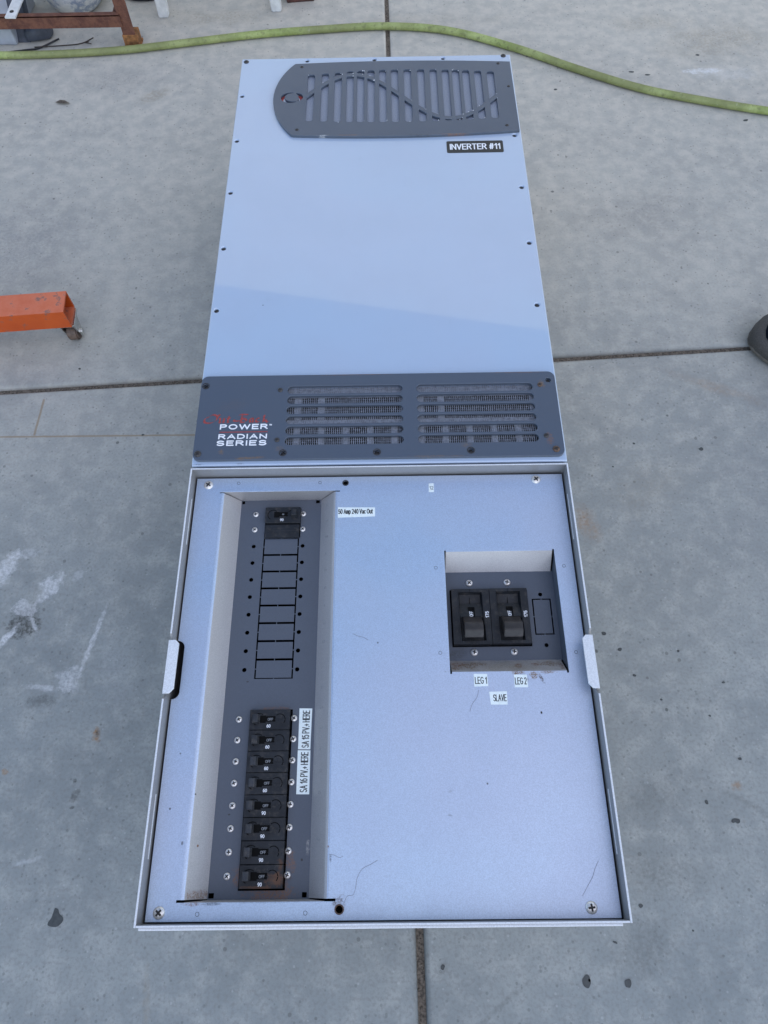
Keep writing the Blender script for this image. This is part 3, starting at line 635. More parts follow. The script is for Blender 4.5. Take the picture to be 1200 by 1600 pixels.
# woven wire behind the slots
for (x0, x1) in ((-104, 28), (42, 175.5)):
    bm = bmesh.new(); R = random.Random(int(x1))
    x = x0
    while x < x1: bx(bm, x, x + 0.75, 22.5, 102.5, -1.7, -1.3); x += 2.25 + R.uniform(-.15, .15)
    y = 22.5
    while y < 102.5: bx(bm, x0, x1, y, y + 0.18, -1.35, -1.05); y += 3.1
    me = bm_mesh('wire_mesh', bm); me.transform(Matrix.Translation((0, 0, H)))
    tag(link('wire_mesh', me, 'wire', vp), kind='stuff')
    bm = bmesh.new(); quad(bm, [(x0 - 1, 21, -14), (x1 + 1, 21, -14), (x1 + 1, 104, -14), (x0 - 1, 104, -14)])
    # blackened board and grey stiffener tabs seen through the mesh
    me = bm_mesh('filter_board', bm); me.transform(Matrix.Translation((0, 0, H))); link('filter_board', me, 'vent_dark', vp)
    bm = bmesh.new()
    bx(bm, x0, x1, 53, 60, -4.6, -3.8); bx(bm, x0, x1, 91, 103, -6.0, -5.2)
    for c in ((-91, 3.6), (-64.5, 3.6), (27, 2.5)) if x0 < 0 else ((47, 3.6), (70, 3.6), (173, 3)): bx(bm, c[0] - c[1], c[0] + c[1], 60, 91, -3.6, -3.0)
    for k in range(6):
        cx = (-91 if x0 < 0 else 47) + 27 * k
        if cx < x1: bx(bm, cx - 3.4, min(cx + 3.4, x1), 22, 53, -3.6, -3.0)
    me = bm_mesh('stiffener', bm); me.transform(Matrix.Translation((0, 0, H))); link('stiffener', me, 'grey_tab', vp)
# lettering on the plate
def nib(strokes, ox, oy, s, z, nx, ny):
    bm = bmesh.new()
    for st_ in strokes:
        P = spline([(x, y, 0) for x, y in st_], 6) if len(st_) > 2 else [Vector((x, y, 0)) for x, y in st_]
        Q = [Vector(((ox + p.x * s) * M, (oy - p.y * s) * M, H + z * M)) for p in P]; d = Vector((nx * M, ny * M, 0))
        for i, (a, b) in enumerate(zip(Q, Q[1:])):
            e = Vector((0, 0, 1e-7 * i)); f = bm.faces.new([bm.verts.new(v + e) for v in (a - d, b - d, b + d, a + d)])
            if f.calc_area() < 1e-12: continue
    bmesh.ops.recalc_face_normals(bm, faces=bm.faces[:]); return bm_mesh('brand_lettering', bm)
# strokes traced in letter units (x right, y down)
OUT = [[(160, 160), (120, 175), (105, 215), (130, 243), (190, 243), (240, 215), (262, 175), (245, 140), (200, 128), (160, 150)],
       [(258, 135), (280, 130), (282, 150)], [(285, 180), (296, 185), (292, 235), (310, 240), (335, 215)], [(342, 180), (340, 240), (356, 236)],
       [(398, 150), (390, 235), (410, 236)], [(376, 183), (418, 180)], [(458, 205), (475, 222), (512, 222), (540, 215)],
       [(515, 140), (545, 128), (630, 132)], [(560, 140), (552, 190), (548, 238)], [(552, 188), (600, 160), (625, 140)], [(556, 190), (600, 195), (612, 220), (585, 240), (545, 240)],
       [(690, 190), (665, 185), (655, 220), (670, 240), (692, 215)], [(694, 182), (690, 236), (706, 236)], [(765, 190), (740, 185), (728, 220), (745, 240), (770, 232)],
       [(825, 140), (818, 240)], [(866, 185), (828, 212)], [(835, 208), (862, 240), (880, 236)]]
lo = link('brand_lettering', nib(OUT, -203.6, 75.5, 0.0925, PT + .12, 1.05, 0.85), 'print_red', vp)
tl = [('POWER', -175.6, -122.6, 44.0, 51.0), ('RADIAN', -176.2, -122.8, 31.6, 38.1), ('SERIES', -177.2, -122.8, 23.0, 29.9)]
ms = []
for s, x0, x1, y0, y1 in tl:
    ms.append(text_mesh(s, x0, x1, y0, y1, PT + .08, weight=.22, gap=.30))
ms.append(text_mesh('TM', -121.3, -118.2, 48.6, 50.6, PT + .08, weight=.25))
join_meshes('lettering', ms, 'print_white', vp)
sheet('rule_line', rrect(-175.5, -122.5, 40.1, 41.2), [], PT + .02, PT + .1, 'print_red', vp)

# ---- lower enclosure: bent rim with finger tabs
enc = bpy.data.objects.new('enclosure', None); COL.objects.link(enc); enc.parent = inv
YT, YB, XL, XR, TH = -2.4, -433.2, -203.4, 203.0, 1.9
zf = H / M
def wall_profile(y0, y1, n0, n1):
    return [(y0, 3), (y1, 3), (y1, zf), (n1 + 4.5, zf), (n1, zf - 5), (n0, zf - 5), (n0 - 4.5, zf), (y0, zf)]
for side, (xa, xb) in (('l', (XL, XL + TH)), ('r', (XR - TH, XR))):
    bm = bmesh.new(); prism(bm, wall_profile(YB, YT, -243.5, -190.5), 'x', xa, xb)
    link('side_wall', bm_mesh('side_wall', bm), 'rim', enc)
    sg = 1 if side == 'l' else -1; xo = XL if side == 'l' else XR
    # bent finger tab
    tp = [(xo - sg * .6, -192.2), (xo + sg * 6.2, -192.0), (xo + sg * 9.6, -195.6), (xo + sg * 9.4, -238.6), (xo + sg * 5.6, -243), (xo - sg * .6, -243.3)]
    sheet('finger_tab', tp, [], -2.2, -0.3, 'edge', enc, bevel=0.3)
    bm = bmesh.new(); bx(bm, *sorted((xo - sg * .2, xo + sg * 1.7)), -241, -193.5, zf - 6, zf - 2.1); link('tab_web', bm_mesh('tab_web', bm), 'rim', enc)
    # pale worn edge line; pale strips paint the slots' lit lower edges
    for ya, yb in ((YB + .2, -248.2), (-185.8, YT - .2)):
        bm = bmesh.new(); bx(bm, *sorted((xo + sg * .1, xo + sg * 1.7)), ya, yb, zf, zf + 0.35, 0.12, seg=1); link('worn_edge', bm_mesh('worn_edge', bm), 'edge', enc)
    for ya, yb in ((-382.5, -330.2), (-87.4, -34.5)):
        bm = bmesh.new(); bx(bm, *sorted((xo + sg * TH, xo + sg * (TH + .5))), ya, yb, zf - 10.8, zf - 9.7); link('slot_lit_edge', bm_mesh('slot_lit_edge', bm), 'edge', enc)
box('top_wall', XL + TH, XR - TH, YT - TH, YT, -219, 0, 'rim', enc)
box('worn_edge', XL + TH, XR - TH, YT - 1.6, YT - .2, 0, 0.35, 'edge', enc, 0.1)
box('bottom_wall', XL + TH, XR - TH, YB, YB + TH, -219, -0.6, 'rim', enc)
box('worn_edge', XL + .5, XR - .5, YB + .2, YB + 1.7, -0.6, 0.0, 'edge', enc, 0.15)
box('bottom_lip', XL + 3, XR - 7, YB - 2.2, YB, -9, -3.2, 'edge', enc, 0.5)
bm = bmesh.new(); quad(bm, [(XL, YB, 3.5), (XR, YB, 3.5), (XR, YT, 3.5), (XL, YT, 3.5)]); link('back_plate', bm_mesh('back_plate', bm), 'void', enc)

# ---- cover panel with its two openings
PZ = -16
pout = [(-199.6, -430.0), (199.2, -430.6), (199.2, -6.8), (-199.6, -6.4), (-199.6, -187)]
nt_ = rrect(-210, -192.6, -245.5, -188.5, 7)
nt_ = [p for p in nt_ if p[0] > -199.6]
pout = pout[:4] + [(-199.6, -188.5)] + [p for p in sorted([q for q in nt_], key=lambda q: -q[1])] + [(-199.6, -245.5)]
tro = [(-173.6, -23.4), (-43.0, -23.4), (-43.0, -24.7), (-46.4, -24.7), (-46.4, -413.9), (-40.2, -413.9), (-40.2, -415.9), (-175.0, -415.9), (-175.0, -413.9), (-171.6, -413.9), (-171.6, -24.7), (-173.6, -24.7)]
rec = [(66.6, -95.6), (68.3, -95.6), (68.3, -97.3), (178.8, -97.3), (178.8, -95.6), (180.6, -95.6), (180.6, -224.6), (178.8, -224.6), (178.8, -222.6), (68.3, -222.6), (68.3, -224.6), (66.6, -224.6)]
PHOLE = [(-37, -14.4, 2.7), (-36.7, -422.0, 3.0)]
panel = sheet('cover_panel', pout, [tro, rec] + [circ(x, y, r, 16) for x, y, r in PHOLE], PZ - 1.5, PZ, 'panel', inv, bevel=0.25)
for x, y in ((-186.5, -14.8), (170.4, -13.4), (-188.4, -423.2), (174.9, -422.6)): screw('big', x, y, PZ, panel)
for x, y in ((57.2, -114.9), (188.7, -114.7), (57.9, -203.9), (189.7, -204.9), (-156.1, -424.5), (-65.2, -424.4), (-153.8, -12.9), (-64.9, -13.4)):
    sheet('weld_stud', circ(x, y, 1.75, 18), [circ(x, y, 1.45, 18)], PZ + .01, PZ + .12, 'recess', panel)
    sheet('stud_tip', circ(x, y, 1.3, 16), [], PZ + .01, PZ + .2, 'panel', panel)
sheet('grommet', circ(-36.7, -422.0, 4.0), [circ(-36.7, -422.0, 2.9)], PZ + .02, PZ + .9, 'rust_steel', panel)
sheet('grommet', circ(-37, -14.4, 3.5), [circ(-37, -14.4, 2.5)], PZ + .02, PZ + .5, 'dark_steel', panel)

for P in ([(-33.0, -417.8), (-29.9, -412.1), (-25.0, -411.2), (-22.9, -405.0), (-21.8, -398.7), (-17.5, -391.8), (-9.8, -388.0), (-4.2, -385.0)], [(-46.4, -380.1), (-41.9, -380.7), (-37.4, -382.7), (-34.1, -381.7)], [(83.0, -260.4), (85.9, -253.3), (90.5, -247.4), (92.8, -240.2)],
          [(-27.7, -183.5), (-22.0, -186.2), (-16.9, -187.5), (-12.5, -190.2)], [(168.4, -414.0), (173.7, -406.8), (179.0, -399.6), (182.2, -392.8), (185.7, -387.4)]):
    link('hair', tube_mesh('hair', spline([(x * M, y * M, H + (PZ + .2) * M) for x, y in P], 5), .00013, 5), 'hair', panel)
# ---- left breaker tray
FZ = -36
tray = bpy.data.objects.new('breaker_tray', None); COL.objects.link(tray); tray.parent = inv
fl_h = []
kx0, kx1, kc = -125.9, -87.6, -106.7; ky = [-70.9 - 18.88 * i for i in range(9)]; hs = 1.15; vt = 1.5
for i in range(9):
    y = ky[i]; th = hs if 0 < i < 8 else 0.5
    up = ky[i - 1] if i else None; dn = ky[i + 1] if i < 8 else None
    mt = (y + up) / 2 - 0.45 if i else y + th; mb = (y + dn) / 2 + 0.45 if i < 8 else y - th
    xl, xr = kx0, kx1; g = 0.4
    if i == 0: L = [(xl, mb), (xl + vt, mb), (xl + vt, y - th), (kc - g, y - th), (kc - g, y + th), (xl, y + th)]
    elif i == 8: L = [(xl, y - th), (kc - g, y - th), (kc - g, y + th), (xl + vt, y + th), (xl + vt, mt), (xl, mt)]
    else: L = [(xl, mb), (xl + vt, mb), (xl + vt, y - th), (kc - g, y - th), (kc - g, y + th), (xl + vt, y + th), (xl + vt, mt), (xl, mt)]
    fl_h.append(L); fl_h.append([(2 * kc + g * 0 - x + (xl + xr - 2 * kc), yy) for x, yy in L])
for i in range(8):
    y = -79.6 - 19.1 * i; fl_h += [circ(-136.2, y, 2.2, 18), circ(-83.6, y, 2.2, 18)]
fl_h.append(rrect(-125.6, -86.6, -74.0, -34.2)[::1]); fl_h[-1] = rrect(-125.6, -86.6, -70.0, -34.2)
fl_h[0] = [(x, min(y, -70.35)) for x, y in fl_h[0]]; fl_h[1] = [(x, min(y, -70.35)) for x, y in fl_h[1]]
fl_h.append(rrect(-127.2, -86.0, -407.9, -252.4))
fl_h += [rrect(-152.6, -149.4, -28.4, -24.6), rrect(-70.6, -66.6, -28.4, -24.6), rrect(-152.6, -147.8, -413.6, -409.4), rrect(-70.8, -66.6, -413.6, -409.4)]
floor = sheet('tray_floor', rrect(-153.4, -64.2, -414.6, -23.6), fl_h, FZ - 0.7, FZ, 'tray', tray)
def wallsheet(name, pts, parent, mat='tray_wall'):
    bm = bmesh.new(); f = quad(bm, [(x, y, zf + z) for x, y, z in pts])
    f.normal_update()
    r = bmesh.ops.extrude_face_region(bm, geom=[f]); nv = [v for v in r['geom'] if isinstance(v, bmesh.types.BMVert)]
    n = f.normal.copy(); s = -1 if n.z > 0 else 1
    for v in nv: v.co += n * s * 0.0012
    bmesh.ops.recalc_face_normals(bm, faces=bm.faces[:])
    return link(name, bm_mesh(name, bm), mat, parent)
def bent_wall(sg, xe):
    """sheet folded down from the opening's edge: rounded bend, then the sloping wall (sg = +1 slopes towards +x)"""
    R_, slope = 5.0, math.radians(51.5); pr = []
    for k in range(9):
        t = slope * k / 8; pr.append((xe + sg * R_ * math.sin(t), PZ - R_ * (1 - math.cos(t))))
    dx = (FZ - pr[-1][1]) / -math.tan(slope); x1, z1 = pr[-1]
    pr += [(x1 + sg * dx * .5, (z1 + FZ) / 2), (x1 + sg * dx, FZ)]
    bm = bmesh.new()
    for off in (0, -1.2):
        rows = [[bm.verts.new((x * M, y * M, H + (z + off) * M)) for x, z in pr] for y in (-413.9, -24.6)]
        for i in range(len(pr) - 1):
            f = bm.faces.new((rows[0][i], rows[0][i + 1], rows[1][i + 1], rows[1][i])); f.smooth = True; f.material_index = 1 if i < (6 if sg > 0 else 2) else 0  # bluer panel colour on the left bend paints its highlight
    return link('tray_wall', bm_mesh('tray_wall', bm), ('tray_wall', 'panel'), tray)
lw = bent_wall(1, -171.6); rw = bent_wall(-1, -46.4)
wallsheet('tray_wall', [(-170.5, -23.5, PZ - .4), (-153.4, -24.1, FZ), (-64.6, -24.1, FZ), (-47.5, -23.5, PZ - .4)], tray)
wallsheet('tray_wall', [(-153, -414.7, FZ), (-168.5, -415.6, PZ - 1), (-49.5, -415.6, PZ - 1), (-66, -414.7, FZ)], tray)
# faint printed marks on the right-hand wall
bm = bmesh.new()
for i in range(17):
    y = -36 - 19.1 * i - (26 if i > 8 else 0)
    if y < -405: break
    for dx in (-.8, .8) if i % 3 else (-.6,):
        cx = -57.0 + dx; z = FZ + (cx + 66.2) * (20 / 17.6) + .25
        quad(bm, [(cx - .22, y - 1.2, zf + z), (cx + .22, y - 1.2, zf + z), (cx + .22, y + 1.2, zf + z), (cx - .22, y + 1.2, zf + z)])
tag(link('wall_mark', bm_mesh('wall_mark', bm), 'print_grey', rw), kind='stuff')
for x, y in ((-136.4, -41.4), (-84.2, -41.4), (-136.4, -60), (-84.2, -60)): screw('breaker', x, y, FZ, floor)
for i in range(8):
    y = -261.4 - 19.3 * i
    screw('breaker', -137.6, y, FZ, floor); screw('breaker', -84.4, y + .5, FZ, floor)

# ---- small breakers
BZ = -31.0
def breaker_mesh(w, h):
    bm = bmesh.new(); bx(bm, 0, w, 0.15, h - .15, -30, 0, 0.35, seg=1)
    # flat black arcs paint the shade of the grooves round toggle and button
    def ringarc(cx, cy, r0, r1, a0, a1, n=14, z=.04):
        for k in range(n):
            t0 = math.radians(a0 + (a1 - a0) * k / n); t1 = math.radians(a0 + (a1 - a0) * (k + 1) / n)
            q = [(cx + r0 * math.cos(t0), cy + r0 * math.sin(t0)), (cx + r1 * math.cos(t0), cy + r1 * math.sin(t0)), (cx + r1 * math.cos(t1), cy + r1 * math.sin(t1)), (cx + r0 * math.cos(t1), cy + r0 * math.sin(t1))]
            A = [(x, y, 0.02) for x, y in q]; B = [(x, y, z) for x, y in q]
            quad(bm, B, mi=1)
    ringarc(28.8, 9.6, 4.7, 5.5, -40, 130)
    ringarc(8.8, 9.6, 5.4, 6.2, 50, 240)
    bx(bm, 24, 36, 9.4, 9.75, 0.02, .3)
    bx(bm, 15.5, 25, 6.8, 7.5, 0.02, .5); bx(bm, 15.5, 25, 12.7, 13.3, 0.02, .5)
    bx(bm, 9.8, 16.0, 6.4, 13.4, 0.01, .05, mi=1); bx(bm, 15.8, 24.6, 7.6, 12.6, 0.01, .06, mi=1)  # flat black sheets paint the shade in the toggle recess and window
    return bm_mesh('breaker', bm)
def toggle_mesh(flip=False):
    bm = bmesh.new(); pr = [(2.9, 0), (3.4, 5.4), (4.6, 6.6), (8.4, 7.2), (9.3, 6.6), (10.2, 0)]
    if flip: pr = [(38.4 - x, z) for x, z in pr]
    prism(bm, pr, 'y', 6.0, 13.6)
    bmesh.ops.bevel(bm, geom=bm.edges[:], offset=0.35 * M, segments=1, affect='EDGES')
    return bm_mesh('toggle', bm)
BW_, BH_ = 38.4, 19.12
br_me, tg_me, tg_me2 = breaker_mesh(BW_, BH_), toggle_mesh(), toggle_mesh(True)
for me in (br_me,): me.materials.append(MAT['bakelite']); me.materials.append(MAT['void'])
tg_me.materials.append(MAT['bakelite_dusty']); tg_me2.materials.append(MAT['bakelite'])
def local_text(s, x0, x1, y0, y1, z, rot=0.0, weight=.16):
    me = text_mesh(s, x0, x1, y0, y1, z, rot, weight); me.transform(Matrix.Translation((0, 0, -H))); return me
def joinm(ms):
    bm = bmesh.new()
    for m_ in ms: bm.from_mesh(m_); bpy.data.meshes.remove(m_)
    return bm_mesh('lettering', bm)
TXT = {}
for n_ in ('60', '90'):
    TXT[n_] = local_text(n_, 16.5, 20.3, 2.0, 5.1, .1, weight=.17); TXT[n_].materials.append(MAT['print_white'])
TXT['OFF'] = local_text('OFF', 17.2, 22.4, 8.4, 11.0, .14); TXT['OFF'].materials.append(MAT['print_grey'])
TXT['ON'] = local_text('ON', 18.4, 20.6, 9.2, 11.0, .14); TXT['ON'].materials.append(MAT['print_grey'])
def breaker(x, y, rating, on=False):
    b = bpy.data.objects.new('circuit_breaker', br_me); COL.objects.link(b); b.parent = inv; b.location = (x * M, y * M, H + BZ * M)
    for nm, me in (('toggle', tg_me2 if on else tg_me), ('rating', TXT[rating]), ('lettering', TXT['ON' if on else 'OFF'])):
        o = bpy.data.objects.new(nm, me); COL.objects.link(o); o.parent = b
        if nm == 'toggle': o.location = (random.uniform(-.35, .35) * M, random.uniform(-.3, .3) * M, 0); o.rotation_euler = (random.uniform(-.03, .03), 0, random.uniform(-.02, .02))
    return b
for i in range(8): breaker(-126.3 + 0.06 * i, -272.2 - 19.2 * i, '60' if i < 4 else '90')
breaker(-125.2, -54.2, '90', True)
fb = box('filler_blank', -124.8, -87.6, -70.2, -54.9, -60, -33.6, 'bakelite', inv, 0.3)
bm = bmesh.new(); R = random.Random(5)
bx(bm, -123.5, -88.6, -63.0, -62.5, zf - 33.6, zf - 33.35)
for i in range(26):
    x = R.uniform(-124, -95); y = R.uniform(-69.5, -56.5); l = R.uniform(3, 11); a = R.uniform(.02, .22); d = .10
    quad(bm, [(x, y - d, zf - 33.5), (x + l, y - d + l * a, zf - 33.5), (x + l, y + d + l * a, zf - 33.5), (x, y + d, zf - 33.5)])
tag(link('mould_line', bm_mesh('mould_line', bm), 'bakelite_dusty', fb), kind='stuff')

# ---- right tray with the two big breakers
rt = bpy.data.objects.new('main_breaker_tray', None); COL.objects.link(rt); rt.parent = inv
kn = []
for (sx_, ) in ((-1,), (1,)):
    cx = 166.0; x_out = cx + sx_ * 9.8; x_in = x_out - sx_ * 1.4
    for sy_ in (1, -1):
        cy = -162; yo = cy + sy_ * 19.2; yi = yo - sy_ * 1.3
        kn.append([(x_out, cy + sy_ * .5), (x_out, yo), (cx + sx_ * .5, yo), (cx + sx_ * .5, yi), (x_in, yi), (x_in, cy + sy_ * .5)])
kn += [circ(165.6, -138.2, 2.1, 18), circ(166.3, -192.0, 2.1, 18), rrect(71.8, 152.2, -193.0, -132.4)]
rfl = sheet('tray_floor', rrect(66.6, 180.6, -207.2, -112.4), kn, FZ - 0.7, FZ, 'tray', rt)
wallsheet('tray_wall', [(68.3, -97.3, PZ - .3), (68.3, -112.6, FZ), (178.8, -112.6, FZ), (178.8, -97.3, PZ - .3)], rt)
wallsheet('tray_wall', [(68.3, -206.9, FZ), (68.3, -222.6, PZ - .3), (178.8, -222.6, PZ - .3), (178.8, -206.9, FZ)], rt)
wallsheet('tray_wall', [(180.9, -223.4, PZ - 1), (180.9, -96.8, PZ - 1), (180.6, -112, FZ), (180.6, -207, FZ)], rt, 'tray')
wallsheet('tray_wall', [(66.2, -96.8, PZ - 1), (66.2, -223.4, PZ - 1), (66.5, -207, FZ), (66.5, -112, FZ)], rt, 'tray')
for x, y in ((92.7, -124.9), (132.2, -124.7), (93.4, -198.6), (133.2, -198.4)): screw('bright', x, y, FZ, rfl).scale = (1.02, 1.02, 1.2)
def main_breaker_mesh():
    """39 x 59 mm body (x right, y up from lower-left corner), scooped well, window and side wings"""
    W_, L_ = 38.9, 58.6; bm = bmesh.new()
    wx0, wx1, wy0, wy1 = 8.2, 31.2, 3.5, 55.0
    out = rrect(.15, W_ - .15, .15, L_ - .15); 
    # top face as a frame round the well
    ring_o = [(0.15, 0.15), (W_ - .15, 0.15), (W_ - .15, L_ - .15), (.15, L_ - .15)]
    ring_i = [(8.4, wy0), (33.0, wy0), (31.4, wy1), (7.0, wy1)]
    zt = 0.0
    for i in range(4):
        j = (i + 1) % 4
        quad(bm, [(*ring_o[i], zt), (*ring_o[j], zt), (*ring_i[j], zt), (*ring_i[i], zt)])
        quad(bm, [(*ring_o[j], zt), (*ring_o[i], zt), (*ring_o[i], -30), (*ring_o[j], -30)])
    # the well: sloped back, raised saddle with the window, floor under the handle
    prof = [(wy1, 0), (wy1 - 1.2, -5.0), (44.5, -7.0), (43.8, -5.4), (37.5, -3.0), (29.0, -1.2), (26.5, -4.0), (wy0 + 1.0, -6.0), (wy0, 0)]
    xl = lambda y: 7.0 + (8.4 - 7.0) * (wy1 - y) / (wy1 - wy0); xr = lambda y: 31.4 + (33.0 - 31.4) * (wy1 - y) / (wy1 - wy0)
    for (y0, z0), (y1, z1) in zip(prof, prof[1:]):
        ins = lambda z: min(1.6, -z * .3)
        quad(bm, [(xl(y0) + ins(z0), y0, z0), (xr(y0) - ins(z0), y0, z0), (xr(y1) - ins(z1), y1, z1), (xl(y1) + ins(z1), y1, z1)])
        quad(bm, [(xl(y0), y0, 0), (xl(y0) + ins(z0), y0, z0), (xl(y1) + ins(z1), y1, z1), (xl(y1), y1, 0)])
        quad(bm, [(xr(y0), y0, 0), (xr(y1), y1, 0), (xr(y1) - ins(z1), y1, z1), (xr(y0) - ins(z0), y0, z0)])
    bmesh.ops.recalc_face_normals(bm, faces=bm.faces[:])
    bx(bm, 16.4, 22.4, 35.6, 39.6, -6.0, -2.4, mi=1); bx(bm, 22.0, 23.0, 27, 39, -4, -1.0, mi=1)
    bx(bm, 18.9, 19.3, 39.6, 58.2, -7, -5.6, mi=1); bx(bm, 18.9, 19.3, 54.8, 58.2, -1, .06, mi=1)
    bx(bm, .4, W_ - .4, 55.2, 55.5, -.2, .12); bx(bm, .4, W_ - .4, 2.7, 3.1, -.2, .12)
    bx(bm, 6.6, 7.0, 3, 55.2, -.2, .35); bx(bm, 31.6, 32.0, 20, 55.2, -.2, .35)
    me = bm_mesh('main_breaker', bm); me.materials.append(MAT['bakelite']); me.materials.append(MAT['void']); return me
def handle_mesh():
    bm = bmesh.new()
    prism(bm, [(29.5, -3), (27.0, 2.0), (19.0, 12.2), (17.6, 13.2), (10.6, 14.6), (9.6, 14.2), (4.6, 8.8), (4.6, 7.6), (15.0, -5)], 'x', 10.4, 29.0)
    bmesh.ops.bevel(bm, geom=bm.edges[:], offset=0.5 * M, segments=2, affect='EDGES')
    me = bm_mesh('handle', bm); me.materials.append(MAT['handle']); return me
mb, hm = main_breaker_mesh(), handle_mesh()
t175 = local_text('175', 33.5, 37.2, 27.2, 34.0, .12, PI / 2, .17); t175.materials.append(MAT['print_white'])
toff = local_text('OFF', 17.6, 21.4, 29.0, 35.0, -.35, PI / 2); toff.materials.append(MAT['print_white'])
bm = bmesh.new(); bm.from_mesh(toff)
for v in bm.verts: v.co.z = (-1.2 - 1.8 * (v.co.y / M - 29) / 8.5 + .25) * M
bm.to_mesh(toff); bm.free()
for k, x in enumerate((72.8, 111.9)):
    b = bpy.data.objects.new('main_breaker', mb); COL.objects.link(b); b.parent = inv; b.location = (x * M, (-191.9 + .2 * k) * M, H - 29.5 * M)
    for nm, me in (('handle', hm), ('rating', t175), ('lettering', toff)):
        o = bpy.data.objects.new(nm, me); COL.objects.link(o); o.parent = b

# ---- printed tape labels
def tape(pts, z, s, box_, rot=0.0, look=None):
    o = sheet('tape_label', pts, [], z + .03, z + .2, 'label_white', inv)
    link('lettering', text_mesh(s, *box_, z + .23, rot, .115), 'print_black', o)
    tag(o, look); return o
tape([(-44.8, -44.0), (-5.0, -44.7), (-5.0, -55.3), (-44.6, -56.3)], PZ, '50 Amp 240 Vac Out', (-44.4, -7.2, -53.6, -46.2), look='white tape label reading 50 Amp 240 Vac Out')
tape([(53.4, -16.6), (59.0, -16.2), (58.9, -27.2), (53.2, -27.1)], PZ, '12', (54.0, 58.4, -24.0, -19.8), look='tiny white tape label reading 12')
tape([(88.9, -224.8), (101.9, -225.1), (102.2, -236.7), (88.8, -237.1)], PZ, 'LEG 1', (89.7, 101.2, -234.6, -227.8), look='white tape label reading LEG 1')
tape([(127.4, -226.0), (139.8, -226.2), (140.0, -238.3), (127.2, -238.2)], PZ, 'LEG 2', (127.9, 139.2, -235.6, -228.8), look='white tape label reading LEG 2')
tape([(102.5, -242.1), (119.4, -241.8), (119.1, -254.3), (103.3, -254.1)], PZ, 'SLAVE', (106.0, 118.6, -251.2, -244.6), look='white tape label reading SLAVE')
tape([(-79.6, -251.5), (-67.2, -251.8), (-67.8, -289.8), (-79.4, -289.6)], FZ, 'SA 15 PV.+ HERE', (-76.2, -69.2, -288.2, -253.6), PI / 2, 'white tape label reading SA 15 PV.+ HERE')
tape([(-79.6, -290.5), (-67.6, -290.7), (-67.4, -329.6), (-79.4, -329.4)], FZ, 'SA 16 PV.+ HERE', (-76.4, -69.4, -327.8, -292.2), PI / 2, 'white tape label reading SA 16 PV.+ HERE')

# ================================================================== THINGS ON THE YARD
hp = [(-960, 1100), (-860, 1096), (-766, 1088), (-636, 1089), (-508, 1098), (-380, 1119), (-250, 1141), (-118, 1155), (14, 1162), (145, 1143), (272, 1084), (392, 1011), (507, 948), (622, 907), (736, 874), (850, 850), (980, 835)]
R = random.Random(2)
pts = [(x * M, y * M + .012 * 0, 0.0071 + R.uniform(0, .0008)) for x, y in hp]
hose = link('garden_hose', tube_mesh('garden_hose', spline(pts, 12), 0.0070, 16), 'hose')
tag(hose, 'faded green hose snaking across the concrete behind the inverter', 'hose')

# orange square tube on a caster
ob = thing('hoist_leg', 'worn orange square steel tube with open end on a small caster', 'hoist leg', (-0.467, 0.349, 0), math.radians(4.4))
bm = bmesh.new(); L_, Wd, ht, z0, t_ = 620, 41, 33, 45, 3
pr_o = [(0, z0), (Wd, z0), (Wd, z0 + ht), (0, z0 + ht)]; pr_i = [(t_, z0 + t_), (Wd - t_, z0 + t_), (Wd - t_, z0 + ht - t_), (t_, z0 + ht - t_)]
for i in range(4):
    j = (i + 1) % 4
    for pr, fl in ((pr_o, 0), (pr_i, 1)):
        q = [(0, *pr[i]), (-L_, *pr[i]), (-L_, *pr[j]), (0, *pr[j])]
        quad(bm, q if fl else q[::-1])
    for x in (0, -L_): quad(bm, [(x, *pr_o[i]), (x, *pr_o[j]), (x, *pr_i[j]), (x, *pr_i[i])])
bmesh.ops.remove_doubles(bm, verts=bm.verts[:], dist=1e-5); bmesh.ops.recalc_face_normals(bm, faces=bm.faces[:])
link('tube', bm_mesh('tube', bm), 'orange', ob)
ca = link('caster_plate', bm_mesh('caster_plate', (lambda b: (bx(b, -36, -3, 3, 38, 41, 45, .4), b)[1])(bmesh.new())), 'chrome', ob)
bm = bmesh.new()
for x in (-29, -8):
    prism(bm, [(6, 41), (34, 41), (29, 22), (24, 8), (16, 8), (11, 22)], 'x', x, x + 2)
prism(bm, [(8, 37.5), (32, 37.5), (32, 41), (8, 41)], 'x', -27, -8)
link('fork', bm_mesh('fork', bm), 'chrome', ca)
bm = bmesh.new(); bmesh.ops.create_cone(bm, cap_ends=True, segments=28, radius1=.0130, radius2=.0130, depth=.0165, matrix=Matrix.Translation((-.0175, .020, .0132)) @ Matrix.Rotation(PI / 2, 4, 'Y'))
bmesh.ops.bevel(bm, geom=[e for e in bm.edges if any(len(f.verts) > 4 for f in e.link_faces)], offset=.002, segments=2, affect='EDGES')
link('wheel', bm_mesh('wheel', bm), 'wheel', ca)
bm = bmesh.new(); bmesh.ops.create_cone(bm, cap_ends=True, segments=12, radius1=.0042, radius2=.0042, depth=.028, matrix=Matrix.Translation((-.0175, .020, .0132)) @ Matrix.Rotation(PI / 2, 4, 'Y')); link('axle', bm_mesh('axle', bm), 'chrome', ca)

ca.location = (.006, 0, 0)

